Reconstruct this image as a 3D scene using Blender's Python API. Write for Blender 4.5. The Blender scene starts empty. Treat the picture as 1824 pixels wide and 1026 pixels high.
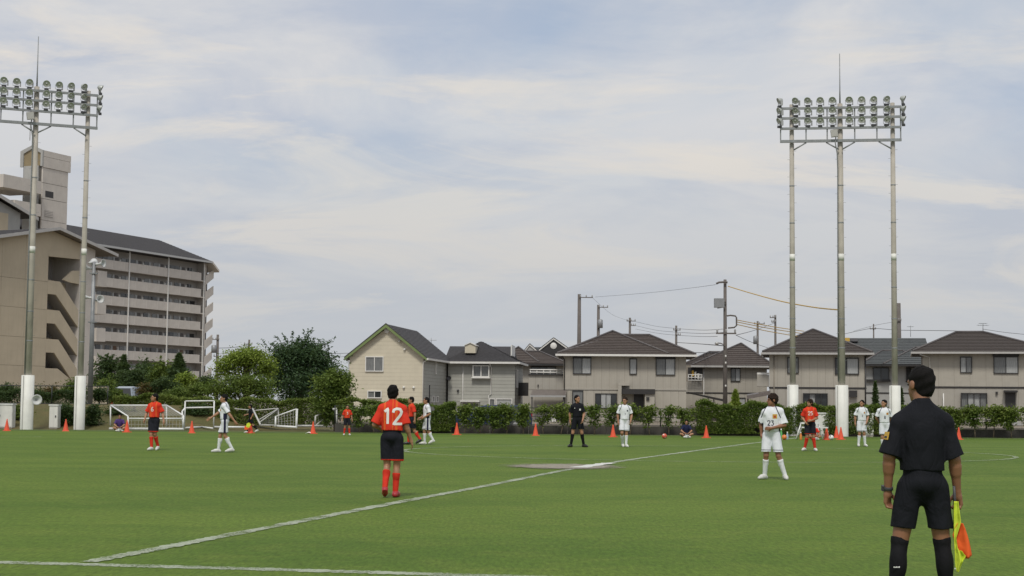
import bpy, math, random
import numpy as np
from mathutils import Vector, Matrix
from mathutils.bvhtree import BVHTree

R = math.radians
SC = bpy.context.scene
COL = SC.collection

# ------------------------------------------------------------------ camera
FPX, CXP, CYP = 2800.0, 912.0, 513.0          # focal length and centre in pixels of the 1824 x 1026 photograph
CAM_H, PITCH, ROLL = 1.5, math.atan(203 / 2800), 0.0086
cam_d = bpy.data.cameras.new('camera')
cam = bpy.data.objects.new('camera', cam_d)
COL.objects.link(cam)
CAM_R = Matrix.Rotation(math.pi / 2 + PITCH, 3, 'X') @ Matrix.Rotation(ROLL, 3, 'Z')
cam.matrix_world = Matrix.Translation((0, 0, CAM_H)) @ CAM_R.to_4x4()
cam_d.sensor_fit = 'HORIZONTAL'
cam_d.sensor_width = 36.0
cam_d.lens = 36.0 * FPX / 1824
cam_d.clip_start, cam_d.clip_end = 0.1, 6000
SC.camera = cam

# ------------------------------------------------------------------ sky, sun, exposure
SUN_EL, SUN_AZ = R(54), R(187)                 # azimuth clockwise from +Y: behind the camera, to the left
world = bpy.data.worlds.new('World')
SC.world = world
world.use_nodes = True
wn, wl = world.node_tree.nodes, world.node_tree.links
wn.clear()
def wnode(t, **kw):
    n = wn.new(t)
    for k, v in kw.items():
        if k in n.inputs.keys(): n.inputs[k].default_value = v
        else: setattr(n, k, v)
    return n
def wmath(op, a, b=None, clamp=False):
    n = wn.new('ShaderNodeMath'); n.operation = op; n.use_clamp = clamp
    for i, v in enumerate((a, b)):
        if v is None: continue
        if isinstance(v, (int, float)): n.inputs[i].default_value = v
        else: wl.new(v, n.inputs[i])
    return n.outputs[0]
def wramp(fac, stops):
    n = wn.new('ShaderNodeValToRGB')
    e = n.color_ramp.elements
    while len(e) < len(stops): e.new(0.5)
    for el, (p, c) in zip(e, stops):
        el.position = p
        el.color = (c, c, c, 1) if isinstance(c, (int, float)) else (*c, 1)
    wl.new(fac, n.inputs[0])
    return n.outputs[0]
def wmix(f, a, b):
    n = wn.new('ShaderNodeMix'); n.data_type = 'RGBA'
    if isinstance(f, (int, float)): n.inputs[0].default_value = f
    else: wl.new(f, n.inputs[0])
    for i, v in ((6, a), (7, b)):
        if isinstance(v, tuple): n.inputs[i].default_value = (*v, 1)
        else: wl.new(v, n.inputs[i])
    return n.outputs[2]
sky = wnode('ShaderNodeTexSky', sky_type='NISHITA', sun_disc=False, sun_elevation=SUN_EL, sun_rotation=SUN_AZ,
            altitude=20, air_density=1.0, dust_density=2.0, ozone_density=1.0)
tc = wnode('ShaderNodeTexCoord')
sep = wnode('ShaderNodeSeparateXYZ'); wl.new(tc.outputs['Generated'], sep.inputs[0])
zz = wmath('MAXIMUM', sep.outputs[2], 0.0)
den = wmath('ADD', zz, 0.24)
cu, cv = wmath('DIVIDE', sep.outputs[0], den), wmath('DIVIDE', sep.outputs[1], den)
cmb = wnode('ShaderNodeCombineXYZ'); wl.new(cu, cmb.inputs[0]); wl.new(cv, cmb.inputs[1])
def cloud_noise(scale, detail, rough, dist, off, stretch=(1, 1, 1)):
    mp = wnode('ShaderNodeMapping'); wl.new(cmb.outputs[0], mp.inputs[0])
    mp.inputs['Location'].default_value = off; mp.inputs['Scale'].default_value = stretch
    n = wnode('ShaderNodeTexNoise', Scale=scale, Detail=detail, Roughness=rough, Distortion=dist)
    wl.new(mp.outputs[0], n.inputs['Vector'])
    return n.outputs[0]
nA = cloud_noise(2.2, 11, 0.60, 0.5, (3.1, 7.7, 2), (0.8, 1.1, 1))       # thick banks
nB = cloud_noise(2.2, 11, 0.62, 0.6, (11.3, 2.2, 9.2), (0.8, 1.35, 1))    # veils and wisps
nC = cloud_noise(1.5, 7, 0.55, 0.5, (21.0, 5.0, 4.7))                 # blue openings
veil = wmix(wramp(nA, [(0.39, 0.0), (0.59, 1.0)]), (0.44, 0.478, 0.555), (0.58, 0.585, 0.60))
warm = wmix(wramp(nB, [(0.50, 0.0), (0.62, 0.85)]), veil, (0.685, 0.64, 0.58))
low = wmix(wramp(zz, [(0.0, 0.95), (0.08, 0.6), (0.18, 0.0)]), warm, (0.455, 0.473, 0.492))
cover = wmath('SUBTRACT', 1.0, wmath('MULTIPLY', wramp(nC, [(0.48, 0.0), (0.64, 0.42)]), wramp(zz, [(0.10, 0.0), (0.22, 1.0)])), True)
bg1 = wnode('ShaderNodeBackground', Strength=0.10); wl.new(sky.outputs[0], bg1.inputs[0])
bg2 = wnode('ShaderNodeBackground', Strength=0.93); wl.new(low, bg2.inputs[0])
mixs = wnode('ShaderNodeMixShader'); wl.new(cover, mixs.inputs[0])
wl.new(bg1.outputs[0], mixs.inputs[1]); wl.new(bg2.outputs[0], mixs.inputs[2])
wout = wnode('ShaderNodeOutputWorld'); wl.new(mixs.outputs[0], wout.inputs[0])

sun_d = bpy.data.lights.new('sun', 'SUN')
sun_d.energy, sun_d.angle, sun_d.color = 1.7, R(11), (1.0, 0.95, 0.86)
sun = bpy.data.objects.new('sun', sun_d); COL.objects.link(sun)
sd = Vector((math.sin(SUN_AZ) * math.cos(SUN_EL), math.cos(SUN_AZ) * math.cos(SUN_EL), math.sin(SUN_EL)))
sun.rotation_euler = (-sd).to_track_quat('-Z', 'Y').to_euler()
sun.location = (0, 0, 60)
SC.view_settings.view_transform = 'Standard'
SC.view_settings.look = 'None'
SC.view_settings.exposure = 0.3
SC.view_settings.gamma = 1.0
SC.view_settings.use_curve_mapping = False

# ------------------------------------------------------------------ helpers
def ray(x, y):
    return CAM_R @ Vector(((x - CXP) / FPX, (CYP - y) / FPX, -1.0))
def at(x, y, Y):
    """the world point at distance Y ahead that the photograph shows at pixel (x, y)"""
    d = ray(x, y)
    return Vector((0, 0, CAM_H)) + d * (Y / d.y)
def ground(x, y, z=0.0):
    d = ray(x, y)
    return Vector((0, 0, CAM_H)) + d * ((z - CAM_H) / d.z)

def tag(o, label=None, cat=None, group=None, kind=None):
    if label: o['label'] = label
    if cat: o['category'] = cat
    if group: o['group'] = group
    if kind: o['kind'] = kind
    return o
def empty(name, loc=(0, 0, 0), rz=0.0):
    o = bpy.data.objects.new(name, None); COL.objects.link(o)
    o.location = loc; o.rotation_euler = (0, 0, rz); o.empty_display_size = 0.2
    return o
def mesh_obj(name, me, parent=None):
    o = bpy.data.objects.new(name, me); COL.objects.link(o)
    if parent: o.parent = parent
    return o
def copy_tree(o, parent=None):
    c = o.copy(); COL.objects.link(c); c.parent = parent
    for ch in o.children: copy_tree(ch, c)
    return c
def np_mesh(name, V, F, mat=None, smooth=False, FS=None):
    """mesh from arrays: F is an (n, k) array of equal faces"""
    me = bpy.data.meshes.new(name)
    V = np.asarray(V, dtype=np.float32); F = np.asarray(F, dtype=np.int32)
    n, k = F.shape
    me.vertices.add(len(V)); me.vertices.foreach_set('co', V.ravel())
    me.loops.add(n * k); me.loops.foreach_set('vertex_index', F.ravel())
    me.polygons.add(n)
    me.polygons.foreach_set('loop_start', np.arange(0, n * k, k, dtype=np.int32))
    me.polygons.foreach_set('use_smooth', np.full(n, smooth))
    me.update(calc_edges=True)
    if mat: me.materials.append(mat)
    return me

class MB:
    """collects shapes; build() links them as one mesh object"""
    def __init__(s): s.v, s.f, s.sm = [], [], []
    def add(s, vs, fs, smooth=False):
        o = len(s.v); s.v += [tuple(v) for v in vs]
        s.f += [tuple(i + o for i in f) for f in fs]; s.sm += [smooth] * len(fs)
        return s
    def box(s, a, b):
        (x0, y0, z0), (x1, y1, z1) = a, b
        x0, x1 = min(x0, x1), max(x0, x1); y0, y1 = min(y0, y1), max(y0, y1); z0, z1 = min(z0, z1), max(z0, z1)
        return s.add([(x0, y0, z0), (x1, y0, z0), (x1, y1, z0), (x0, y1, z0), (x0, y0, z1), (x1, y0, z1), (x1, y1, z1), (x0, y1, z1)],
                     [(0, 3, 2, 1), (4, 5, 6, 7), (0, 1, 5, 4), (1, 2, 6, 5), (2, 3, 7, 6), (3, 0, 4, 7)])
    def hexa(s, lower, upper):
        """eight corners: lower four counter-clockwise seen from above, upper four the same"""
        return s.add(list(lower) + list(upper), [(0, 3, 2, 1), (4, 5, 6, 7), (0, 1, 5, 4), (1, 2, 6, 5), (2, 3, 7, 6), (3, 0, 4, 7)])
    def prism(s, pts, off):
        """extrude a planar polygon by the vector off"""
        n = len(pts); off = Vector(off); p = [Vector(q) for q in pts]
        return s.add(p + [q + off for q in p], [tuple(range(n))[::-1], tuple(range(n, 2 * n))] +
                     [(i, (i + 1) % n, (i + 1) % n + n, i + n) for i in range(n)])
    def tube(s, pts, r, n=8, caps=True):
        pts = [Vector(p) for p in pts]
        rs = r if isinstance(r, (list, tuple)) else [r] * len(pts)
        vs, up = [], None
        for i, p in enumerate(pts):
            t = (pts[min(i + 1, len(pts) - 1)] - pts[max(i - 1, 0)]).normalized()
            if up is None: up = Vector((0, 0, 1)) if abs(t.z) < 0.9 else Vector((1, 0, 0))
            a = t.cross(up).normalized(); b = a.cross(t); up = b
            for k in range(n):
                q = 2 * math.pi * (k + 0.5) / n
                vs.append(p + (a * math.cos(q) + b * math.sin(q)) * rs[i])
        fs = []
        for i in range(len(pts) - 1):
            for k in range(n):
                fs.append((i * n + k, i * n + (k + 1) % n, (i + 1) * n + (k + 1) % n, (i + 1) * n + k))
        s.add(vs, fs, n > 5)
        if caps:
            o = len(s.v) - len(vs)
            s.f += [tuple(o + k for k in range(n))[::-1], tuple(o + (len(pts) - 1) * n + k for k in range(n))]; s.sm += [False, False]
        return s
    def lathe(s, prof, n=16, M=None, smooth=True):
        vs = []
        for r, z in prof:
            for k in range(n):
                q = 2 * math.pi * k / n
                v = Vector((r * math.cos(q), r * math.sin(q), z))
                vs.append(M @ v if M else v)
        fs = [(i * n + k, i * n + (k + 1) % n, (i + 1) * n + (k + 1) % n, (i + 1) * n + k) for i in range(len(prof) - 1) for k in range(n)]
        return s.add(vs, fs, smooth)
    def mesh(s, name, mat=None):
        me = bpy.data.meshes.new(name)
        me.from_pydata(s.v, [], s.f); me.polygons.foreach_set('use_smooth', s.sm)
        me.update()
        if mat: me.materials.append(mat)
        return me
    def build(s, name, mat, parent=None):
        return mesh_obj(name, s.mesh(name, mat), parent)
def bx(name, a, b, mat, parent=None): return MB().box(a, b).build(name, mat, parent)
def pipe(name, pts, r, mat, parent=None, n=8): return MB().tube(pts, r, n).build(name, mat, parent)

# ------------------------------------------------------------------ materials
class NT:
    def __init__(s, name):
        s.m = bpy.data.materials.new(name); s.m.use_nodes = True
        s.n, s.l = s.m.node_tree.nodes, s.m.node_tree.links
        s.b = s.n['Principled BSDF']
    def node(s, t, **kw):
        n = s.n.new(t)
        for k, v in kw.items():
            if k in n.inputs.keys(): n.inputs[k].default_value = v
            else: setattr(n, k, v)
        return n
    def coords(s, scale=(1, 1, 1), src='Object', loc=(0, 0, 0)):
        t = s.node('ShaderNodeTexCoord'); mp = s.node('ShaderNodeMapping')
        mp.inputs['Scale'].default_value = scale; mp.inputs['Location'].default_value = loc
        s.l.new(t.outputs[src], mp.inputs[0]); return mp.outputs[0]
    def noise(s, scale, detail=4, rough=0.55, vec=None, dist=0.0):
        n = s.node('ShaderNodeTexNoise', Scale=scale, Detail=detail, Roughness=rough, Distortion=dist)
        if vec is not None: s.l.new(vec, n.inputs['Vector'])
        return n.outputs[0]
    def math(s, op, a, b=None, c=None, clamp=False):
        n = s.n.new('ShaderNodeMath'); n.operation = op; n.use_clamp = clamp
        for i, v in enumerate((a, b, c)):
            if v is None: continue
            if isinstance(v, (int, float)): n.inputs[i].default_value = v
            else: s.l.new(v, n.inputs[i])
        return n.outputs[0]
    def ramp(s, fac, stops, interp='LINEAR'):
        n = s.n.new('ShaderNodeValToRGB'); e = n.color_ramp.elements; n.color_ramp.interpolation = interp
        while len(e) < len(stops): e.new(0.5)
        for el, (p, c) in zip(e, stops):
            el.position = p; el.color = (c, c, c, 1) if isinstance(c, (int, float)) else (*c, 1)
        s.l.new(fac, n.inputs[0]); return n.outputs[0]
    def mix(s, f, a, b, mode='MIX'):
        n = s.n.new('ShaderNodeMix'); n.data_type = 'RGBA'; n.blend_type = mode
        if isinstance(f, (int, float)): n.inputs[0].default_value = f
        else: s.l.new(f, n.inputs[0])
        for i, v in ((6, a), (7, b)):
            if isinstance(v, tuple): n.inputs[i].default_value = (*v, 1)
            else: s.l.new(v, n.inputs[i])
        return n.outputs[2]
    def color(s, c):
        if isinstance(c, tuple): s.b.inputs['Base Color'].default_value = (*c, 1)
        else: s.l.new(c, s.b.inputs['Base Color'])
    def bump(s, h, strength=0.3, dist=0.01):
        n = s.node('ShaderNodeBump', Strength=strength, Distance=dist)
        s.l.new(h, n.inputs['Height']); s.l.new(n.outputs[0], s.b.inputs['Normal'])
    def set(s, **kw):
        for k, v in kw.items(): s.b.inputs[k.replace('_', ' ')].default_value = v
        return s
def mul(c, k): return tuple(min(1.0, v * k) for v in c)
def plain(name, c, rough=0.6, var=0.15, scale=3.0, metal=0.0, bump=0.0, bscale=40.0, streak=0.0):
    """one colour with patchy variation, optional rain streaks and fine relief"""
    t = NT(name)
    v = t.coords()
    n1 = t.noise(scale, 6, 0.6, v)
    col = t.mix(t.ramp(n1, [(0.3, 0.0), (0.7, 1.0)]), mul(c, 1 - var), mul(c, 1 + var))
    if streak:
        v2 = t.coords((6, 6, 0.35))
        col = t.mix(t.math('MULTIPLY', t.ramp(t.noise(1.2, 5, 0.6, v2), [(0.5, 0.0), (0.75, 1.0)]), streak), col, mul(c, 0.45))
    t.color(col); t.set(Roughness=rough, Metallic=metal)
    if bump: t.bump(t.noise(bscale, 4, 0.6, v), bump, 0.01)
    return t.m
M = {}
M['white_paint'] = plain('white_paint', (0.72, 0.72, 0.68), 0.6, 0.07, 2, streak=0.22)
M['white_steel'] = plain('white_steel', (0.74, 0.75, 0.74), 0.4, 0.06, 5, streak=0.12)
M['goal_bar'] = plain('shaded_goal_bar', (0.50, 0.50, 0.48), 0.5, 0.1, 5, streak=0.2)  # white bars standing in shade: the shade is put into this greyer colour
M['net_cord'] = plain('net_cord', (0.45, 0.45, 0.44), 0.8, 0.1)
M['pole_concrete'] = plain('pole_concrete', (0.42, 0.39, 0.34), 0.8, 0.18, 1.3, bump=0.3, streak=0.35)
M['galv'] = plain('galvanised_steel', (0.27, 0.28, 0.29), 0.5, 0.15, 6, metal=0.3, streak=0.2)
M['dark_steel'] = plain('dark_steel', (0.045, 0.045, 0.05), 0.5, 0.2)
M['lamp_shell'] = plain('lamp_shell', (0.42, 0.44, 0.43), 0.45, 0.12, 8, metal=0.2)
M['lamp_glass'] = plain('lamp_glass', (0.50, 0.50, 0.485), 0.3, 0.1, 20)
M['lamp_glass'].node_tree.nodes['Principled BSDF'].inputs['Metallic'].default_value = 0.1
M['cable'] = plain('black_cable', (0.05, 0.05, 0.055), 0.6, 0.1)
M['cable_yellow'] = plain('yellow_cable_cover', (0.55, 0.36, 0.07), 0.6, 0.1)
M['cone'] = plain('cone_plastic', (0.75, 0.09, 0.035), 0.45, 0.08, 12)
M['cone_base'] = plain('cone_base_plastic', (0.66, 0.075, 0.03), 0.5, 0.08, 12)
M['bark'] = plain('bark', (0.11, 0.085, 0.06), 0.9, 0.3, 9, bump=0.8, bscale=25)
# ------------------------------------------------------------------ ground
def grass_material(name, c1, c2, c3, stripes=True):
    t = NT(name)
    v = t.coords(src='Object')
    big = t.noise(0.35, 5, 0.6, t.coords((.35, 1, 1)), 0.4)
    mid = t.noise(1.1, 6, 0.65, v, 0.3)
    fine = t.noise(22, 5, 0.75, t.coords((1, .22, 1)))
    blades = t.noise(120, 3, 0.7, v)
    a = t.mix(t.ramp(big, [(0.35, 0.0), (0.65, 1.0)]), c1, c2)
    a = t.mix(t.math('MULTIPLY', t.ramp(mid, [(0.46, 0.0), (0.72, 1.0)]), 0.55), a, c3)
    a = t.mix(0.85, a, t.ramp(fine, [(0.25, 0.45), (0.75, 1.55)]), 'MULTIPLY')
    a = t.mix(0.6, a, t.ramp(blades, [(0.25, 0.5), (0.75, 1.5)]), 'MULTIPLY')
    dry = t.ramp(t.noise(7.0, 5, 0.75, t.coords(src='Object', loc=(4, 9, 0))), [(0.66, 0.0), (0.78, 1.0)])
    a = t.mix(t.math('MULTIPLY', dry, 0.45), a, (0.20, 0.17, 0.07))
    t.color(a); t.set(Roughness=0.75)
    t.b.inputs['Specular IOR Level'].default_value = 0.1
    t.bump(t.math('ADD', fine, t.math('MULTIPLY', blades, 0.6)), 0.15, 0.01)
    return t.m
M['turf'] = grass_material('turf', (0.073, 0.130, 0.016), (0.107, 0.167, 0.023), (0.136, 0.180, 0.031))
M['rough_grass'] = grass_material('rough_grass', (0.075, 0.125, 0.03), (0.10, 0.14, 0.04), (0.13, 0.13, 0.05))
M['dry_bank'] = grass_material('dry_bank', (0.135, 0.108, 0.05), (0.10, 0.10, 0.042), (0.07, 0.09, 0.03))
M['soil'] = plain('soil', (0.20, 0.17, 0.13), 0.95, 0.2, 0.5, bump=0.5)
M['asphalt'] = plain('asphalt', (0.06, 0.06, 0.062), 0.9, 0.2, 1.5, bump=0.3)

def sheet(name, xs, ys, z, mat, zfun=None):
    V, F = [], []
    for y in ys:
        for x in xs: V.append((x, y, zfun(x, y) if zfun else z))
    n = len(xs)
    for j in range(len(ys) - 1):
        for i in range(n - 1): F.append((j * n + i, j * n + i + 1, (j + 1) * n + i + 1, (j + 1) * n + i))
    return tag(mesh_obj(name, np_mesh(name, V, F, mat)), kind='structure')
sheet('ground', [-3000, -200, 0, 200, 3000], [-200, 0, 300, 4000], -0.03, M['soil'])
FAR = 73.0                                       # where the mown pitch ends
sheet('pitch', list(range(-70, 71, 10)), list(range(-10, 71, 10)) + [FAR], 0.0, M['turf'])
sheet('grass_verge', [-80, -40, 0, 40, 80], [FAR - 1.0, FAR + 1.6], 0.006, M['rough_grass'])
sheet('road', [-90, 0, 90], [86, 93], -0.02, M['asphalt'])
def bank_z(x, y):
    t = min(1, max(0, (y - 75.5) / 6.0)); s = min(1, max(0, (-12.5 - x) / 4.0))
    h = 1.2 * t * t * (3 - 2 * t) * s
    return -0.012 + h + 0.05 * math.sin(x * 1.7) * math.sin(y * 1.3) * s * t
sheet('grass_bank', list(np.arange(-60, -7.9, 1.0)), list(np.arange(74.4, 90.1, 0.75)), 0, M['dry_bank'], bank_z)

# painted lines: sprayed chalk on the blades, worn in places
def paint_material(name, keep, white):
    t = NT(name)
    v = t.coords(src='Object')
    n = t.noise(34, 5, 0.75, v); w = t.noise(2.2, 4, 0.6, v)
    m = t.math('ADD', n, t.math('MULTIPLY', t.math('SUBTRACT', w, 0.5), 0.7))
    f = t.ramp(m, [(keep - 0.12, 0.0), (keep + 0.10, 1.0)])
    t.color(t.mix(f, mul(white, .8), white)); t.set(Roughness=0.9)
    t.l.new(t.math('ADD', t.math('MULTIPLY', f, .85), .06), t.b.inputs['Alpha'])
    t.bump(n, 0.6, 0.02)
    return t.m
M['chalk'] = paint_material('chalk_line', 0.45, (0.40, 0.45, 0.34))
M['chalk_faint'] = paint_material('worn_chalk_line', 0.50, (0.36, 0.42, 0.28))
M['chalk_fresh'] = paint_material('fresh_chalk', 0.30, (0.66, 0.67, 0.64))
def strip(name, pts, width, mat, z, label=None):
    rng = random.Random(len(pts) * 7 + int(z * 1000))
    V, F = [], []
    n = len(pts)
    for i, p in enumerate(pts):
        t = (pts[min(i + 1, n - 1)] - pts[max(i - 1, 0)]); t.z = 0; t.normalize()
        s = Vector((-t.y, t.x, 0))
        w = width * (0.5 + rng.uniform(-0.13, 0.13))
        V += [(*(p + s * w).xy, z), (*(p - s * w).xy, z)]
    F = [(2 * i, 2 * i + 1, 2 * i + 3, 2 * i + 2) for i in range(n - 1)]
    return tag(mesh_obj(name, np_mesh(name, V, F, mat)), kind='structure')
def dense(pix, step=5):
    out = []
    for (a, b) in zip(pix[:-1], pix[1:]):
        k = max(1, int(math.hypot(b[0] - a[0], b[1] - a[1]) / step))
        for i in range(k): out.append((a[0] + (b[0] - a[0]) * i / k, a[1] + (b[1] - a[1]) * i / k))
    out.append(pix[-1])
    return out
touch = [ground(x, y) for x, y in dense([(-260, 996), (0, 1002), (420, 1013), (900, 1027), (1900, 1056)])]
half = [ground(x, y) for x, y in dense([(158, 1002), (500, 936), (700, 897), (860, 867), (1000, 839), (1060, 829), (1130, 818), (1240, 803), (1330, 791), (1420, 780)])]
strip('touch_line', touch, 0.22, M['chalk'], 0.004)
strip('halfway_line', half, 0.19, M['chalk'], 0.008)
cc = (ground(720, 803) + ground(1787, 811)) * 0.5
cr = (ground(1787, 811) - ground(720, 803)).length / 2
arc = []
for k in range(145):
    q = 2 * math.pi * k / 144
    arc.append(Vector((cc.x + cr * math.cos(q), cc.y + (cr * 0.80) * math.sin(q), 0)))
strip('centre_circle', arc, 0.17, M['chalk_faint'], 0.012)
strip('far_touch_line', [ground(x, y) for x, y in dense([(-40, 779), (75, 778)])], 0.2, M['chalk_faint'], 0.004)
strip('fresh_line_mark', [ground(x, y) for x, y in dense([(1030, 834), (1060, 829.5), (1085, 826)])], 0.36, M['chalk_fresh'], 0.020)
# bare patch on the halfway line
t = NT('bare_earth')
v = t.coords()
pn = t.noise(9, 6, 0.7, v); pe = t.noise(2.6, 6, 0.75, v)
ln = t.node('ShaderNodeVectorMath', operation='LENGTH'); t.l.new(t.coords((1 / 1.6, 1 / 1.8, 1)), ln.inputs[0])
worn = t.ramp(t.math('ADD', ln.outputs['Value'], t.math('MULTIPLY', t.math('SUBTRACT', pe, .5), 1.5)), [(.55, 0.0), (.95, 1.0)])
earth = t.mix(t.ramp(pn, [(0.35, 0.0), (0.62, 1.0)]), (0.20, 0.18, 0.135), (0.31, 0.285, 0.235))
t.color(earth); t.l.new(t.math('SUBTRACT', 1.0, worn), t.b.inputs['Alpha'])
t.set(Roughness=0.95); t.bump(pn, 0.5, 0.02)
M['bare_earth'] = t.m
rng = random.Random(5)
def blob_patch(name, c, rx, ry, z, mat, n=90, jag=0.22):
    ph = [rng.uniform(0, 6.28) for _ in range(6)]
    V = [(0, 0, 0)]
    for k in range(n):
        q = 2 * math.pi * k / n
        r = 1 + jag * sum(math.sin((j + 2) * q * (1 + j // 2) + ph[j]) / (j + 1.5) for j in range(6)) * 0.6 + rng.uniform(-.05, .05)
        V.append((rx * r * math.cos(q), ry * r * math.sin(q), 0))
    F = [(0, k + 1, (k + 1) % n + 1) for k in range(n)]
    o = mesh_obj(name, np_mesh(name, V, F, mat)); o.location = (c.x, c.y, z)
    return tag(o, kind='structure')
gp = ground(1005, 831.5)
blob_patch('bare_patch', gp, 1.65, 1.9, 0.016, M['bare_earth'])
# ------------------------------------------------------------------ houses beyond the fence
M['render_beige'] = plain('beige_wall', (0.395, 0.37, 0.32), 0.85, 0.07, 1.2, bump=0.25, streak=0.10)
M['render_beige_core'] = plain('beige_wall_joint', (0.27, 0.24, 0.20), 0.9, 0.07, 1.2)
M['render_beige_alt'] = plain('taupe_wall', (0.365, 0.345, 0.305), 0.85, 0.07, 1.2, bump=0.25, streak=0.10)
M['cream_siding'] = plain('cream_siding', (0.58, 0.53, 0.415), 0.7, 0.05, 1.5, streak=0.06)
M['grey_siding'] = plain('grey_siding', (0.37, 0.37, 0.335), 0.75, 0.06, 1.5, streak=0.10)
M['pale_wall'] = plain('pale_wall', (0.36, 0.36, 0.345), 0.85, 0.07, 1.0, streak=0.12)
M['tile_brown'] = plain('brown_roof_tile', (0.072, 0.057, 0.050), 0.75, 0.28, 7, bump=0.5, bscale=14)
M['tile_dark'] = plain('dark_roof_tile', (0.060, 0.049, 0.044), 0.75, 0.25, 7, bump=0.5, bscale=14)
M['shingle'] = plain('charcoal_shingle', (0.062, 0.06, 0.064), 0.85, 0.25, 5, bump=0.5, bscale=22)
M['shingle_grey'] = plain('grey_shingle', (0.075, 0.082, 0.085), 0.85, 0.2, 5, bump=0.5, bscale=22)
M['ridge_cap'] = plain('ridge_cap_tile', (0.11, 0.10, 0.10), 0.7, 0.2, 5)
M['trim_white'] = plain('white_trim', (0.70, 0.69, 0.66), 0.5, 0.05, 3, streak=0.08)
M['trim_green'] = plain('green_bargeboard', (0.17, 0.23, 0.085), 0.6, 0.1, 3)
M['trim_dark'] = plain('dark_trim', (0.03, 0.028, 0.028), 0.5, 0.15, 3)
M['gutter'] = plain('grey_gutter', (0.42, 0.41, 0.395), 0.5, 0.08, 3)
M['soffit'] = plain('soffit_board', (0.17, 0.15, 0.125), 0.8, 0.1, 2)
M['alu'] = plain('aluminium', (0.45, 0.45, 0.44), 0.35, 0.08, 5, metal=0.5)
M['awning'] = plain('smoky_awning_sheet', (0.15, 0.13, 0.12), 0.3, 0.15, 4)
def glass_mat(name, c, curtain=0.0, cc=(0.5, 0.5, 0.48)):
    t = NT(name)
    v = t.coords((14, 1, 1.2))
    f = t.ramp(t.noise(1.6, 3, 0.5, v), [(0.35, 0.0), (0.65, 1.0)])
    t.color(t.mix(t.math('MULTIPLY', f, curtain), c, cc)); t.set(Roughness=0.06)
    t.b.inputs['Specular IOR Level'].default_value = 0.6
    return t.m
M['glass_dark'] = glass_mat('dark_window_glass', (0.035, 0.038, 0.04))
M['glass_mid'] = glass_mat('net_curtain_behind_glass', (0.13, 0.135, 0.135), 0.8, (0.22, 0.225, 0.22))
M['glass_pale'] = glass_mat('pale_curtain_behind_glass', (0.30, 0.31, 0.31), 0.8, (0.47, 0.48, 0.47))

def window(parent, x0, z0, x1, z1, y, fm, glasses, w=0.07, dep=0.10, sill=None, face='y', wname='window'):
    """frame proud of the wall face at y (towards -y), one pane per entry in glasses; face='x' puts it on a wall facing +x"""
    def P(a, d, z): return (a, y - d, z) if face == 'y' else (y + d, a, z)
    f = MB()
    for a, b in (((x0, 0, z0), (x1, dep, z0 + w)), ((x0, 0, z1 - w), (x1, dep, z1)),
                 ((x0, 0, z0 + w), (x0 + w, dep, z1 - w)), ((x1 - w, 0, z0 + w), (x1, dep, z1 - w))):
        f.box(P(*a), P(*b))
    n = len(glasses); iw = (x1 - x0 - 2 * w) / n
    for i in range(1, n):
        xm = x0 + w + i * iw
        f.box(P(xm - w * 0.4, 0.0, z0 + w), P(xm + w * 0.4, dep * 0.8, z1 - w))
    o = f.build(wname, fm, parent)
    for i, g in enumerate(glasses):
        a, b = x0 + w + i * iw, x0 + w + (i + 1) * iw
        if i: a += w * 0.4
        if i < n - 1: b -= w * 0.4
        bx('pane', P(a, 0.004, z0 + w), P(b, 0.03 + 0.018 * (i % 2), z1 - w), M[g], o)
    if sill:
        bx('sill', P(x0 - 0.08, 0, z0 - 0.09), P(x1 + 0.08, dep + 0.12, z0 - 0.002), sill, o)
    return o
def roof_planes(mb, planes, n, lift=0.05):
    """stepped courses of tile on each plane (eave0, eave1, ridge1, ridge0)"""
    for e0, e1, r1, r0 in planes:
        e0, e1, r1, r0 = (Vector(p) for p in (e0, e1, r1, r0))
        nv = (e1 - e0).cross((r0 + r1) / 2 - (e0 + e1) / 2).normalized()
        if nv.z < 0: nv = -nv
        for i in range(n):
            a, b = i / n, (i + 1) / n
            l0, l1 = e0.lerp(r0, a), e1.lerp(r1, a)
            u0, u1 = e0.lerp(r0, b), e1.lerp(r1, b)
            mb.add([l0, l1, l1 + nv * lift, l0 + nv * lift, u1, u0], [(0, 1, 2, 3), (3, 2, 4, 5)])
def hip_roof(parent, x0, x1, y0, y1, ze, ra, rb, zr, mat, n=12, name='roof', th=0.16, gutter=None, gz=0.0, caps=True):
    """hip roof over the eave rectangle; ridge from ra=(x, y) to rb=(x, y) at zr"""
    c = [(x0, y0, ze), (x1, y0, ze), (x1, y1, ze), (x0, y1, ze)]
    A, B = (*ra, zr), (*rb, zr)
    mb = MB()
    roof_planes(mb, [(c[0], c[1], B, A), (c[1], c[2], B, B), (c[2], c[3], A, B), (c[3], c[0], A, A)], n)
    mb.box((x0 + .02, y0 + .02, ze - th), (x1 - .02, y1 - .02, ze - 0.004))
    o = mb.build(name, mat, parent)
    if caps:
        k = MB()
        for p, q in ((c[0], A), (c[1], B), (c[2], B), (c[3], A), (A, B)):
            p, q = Vector(p), Vector(q)
            if (q - p).length > 0.05: k.tube([p + Vector((0, 0, .06)), q + Vector((0, 0, .06))], 0.085, 6)
        k.build('ridge_cap', M['ridge_cap'], o)
    if gutter:
        g = MB().box((x0 - .02, y0 - .13, ze - th - .03), (x1 + .02, y0 - .003, ze - .02))
        g.box((x0 - .13, y0 - .13, ze - th - .03), (x0 - .023, y1, ze - .02)); g.box((x1 + .023, y0 - .13, ze - th - .03), (x1 + .13, y1, ze - .02))
        g.build('gutter', gutter, parent)
    return o
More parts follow.
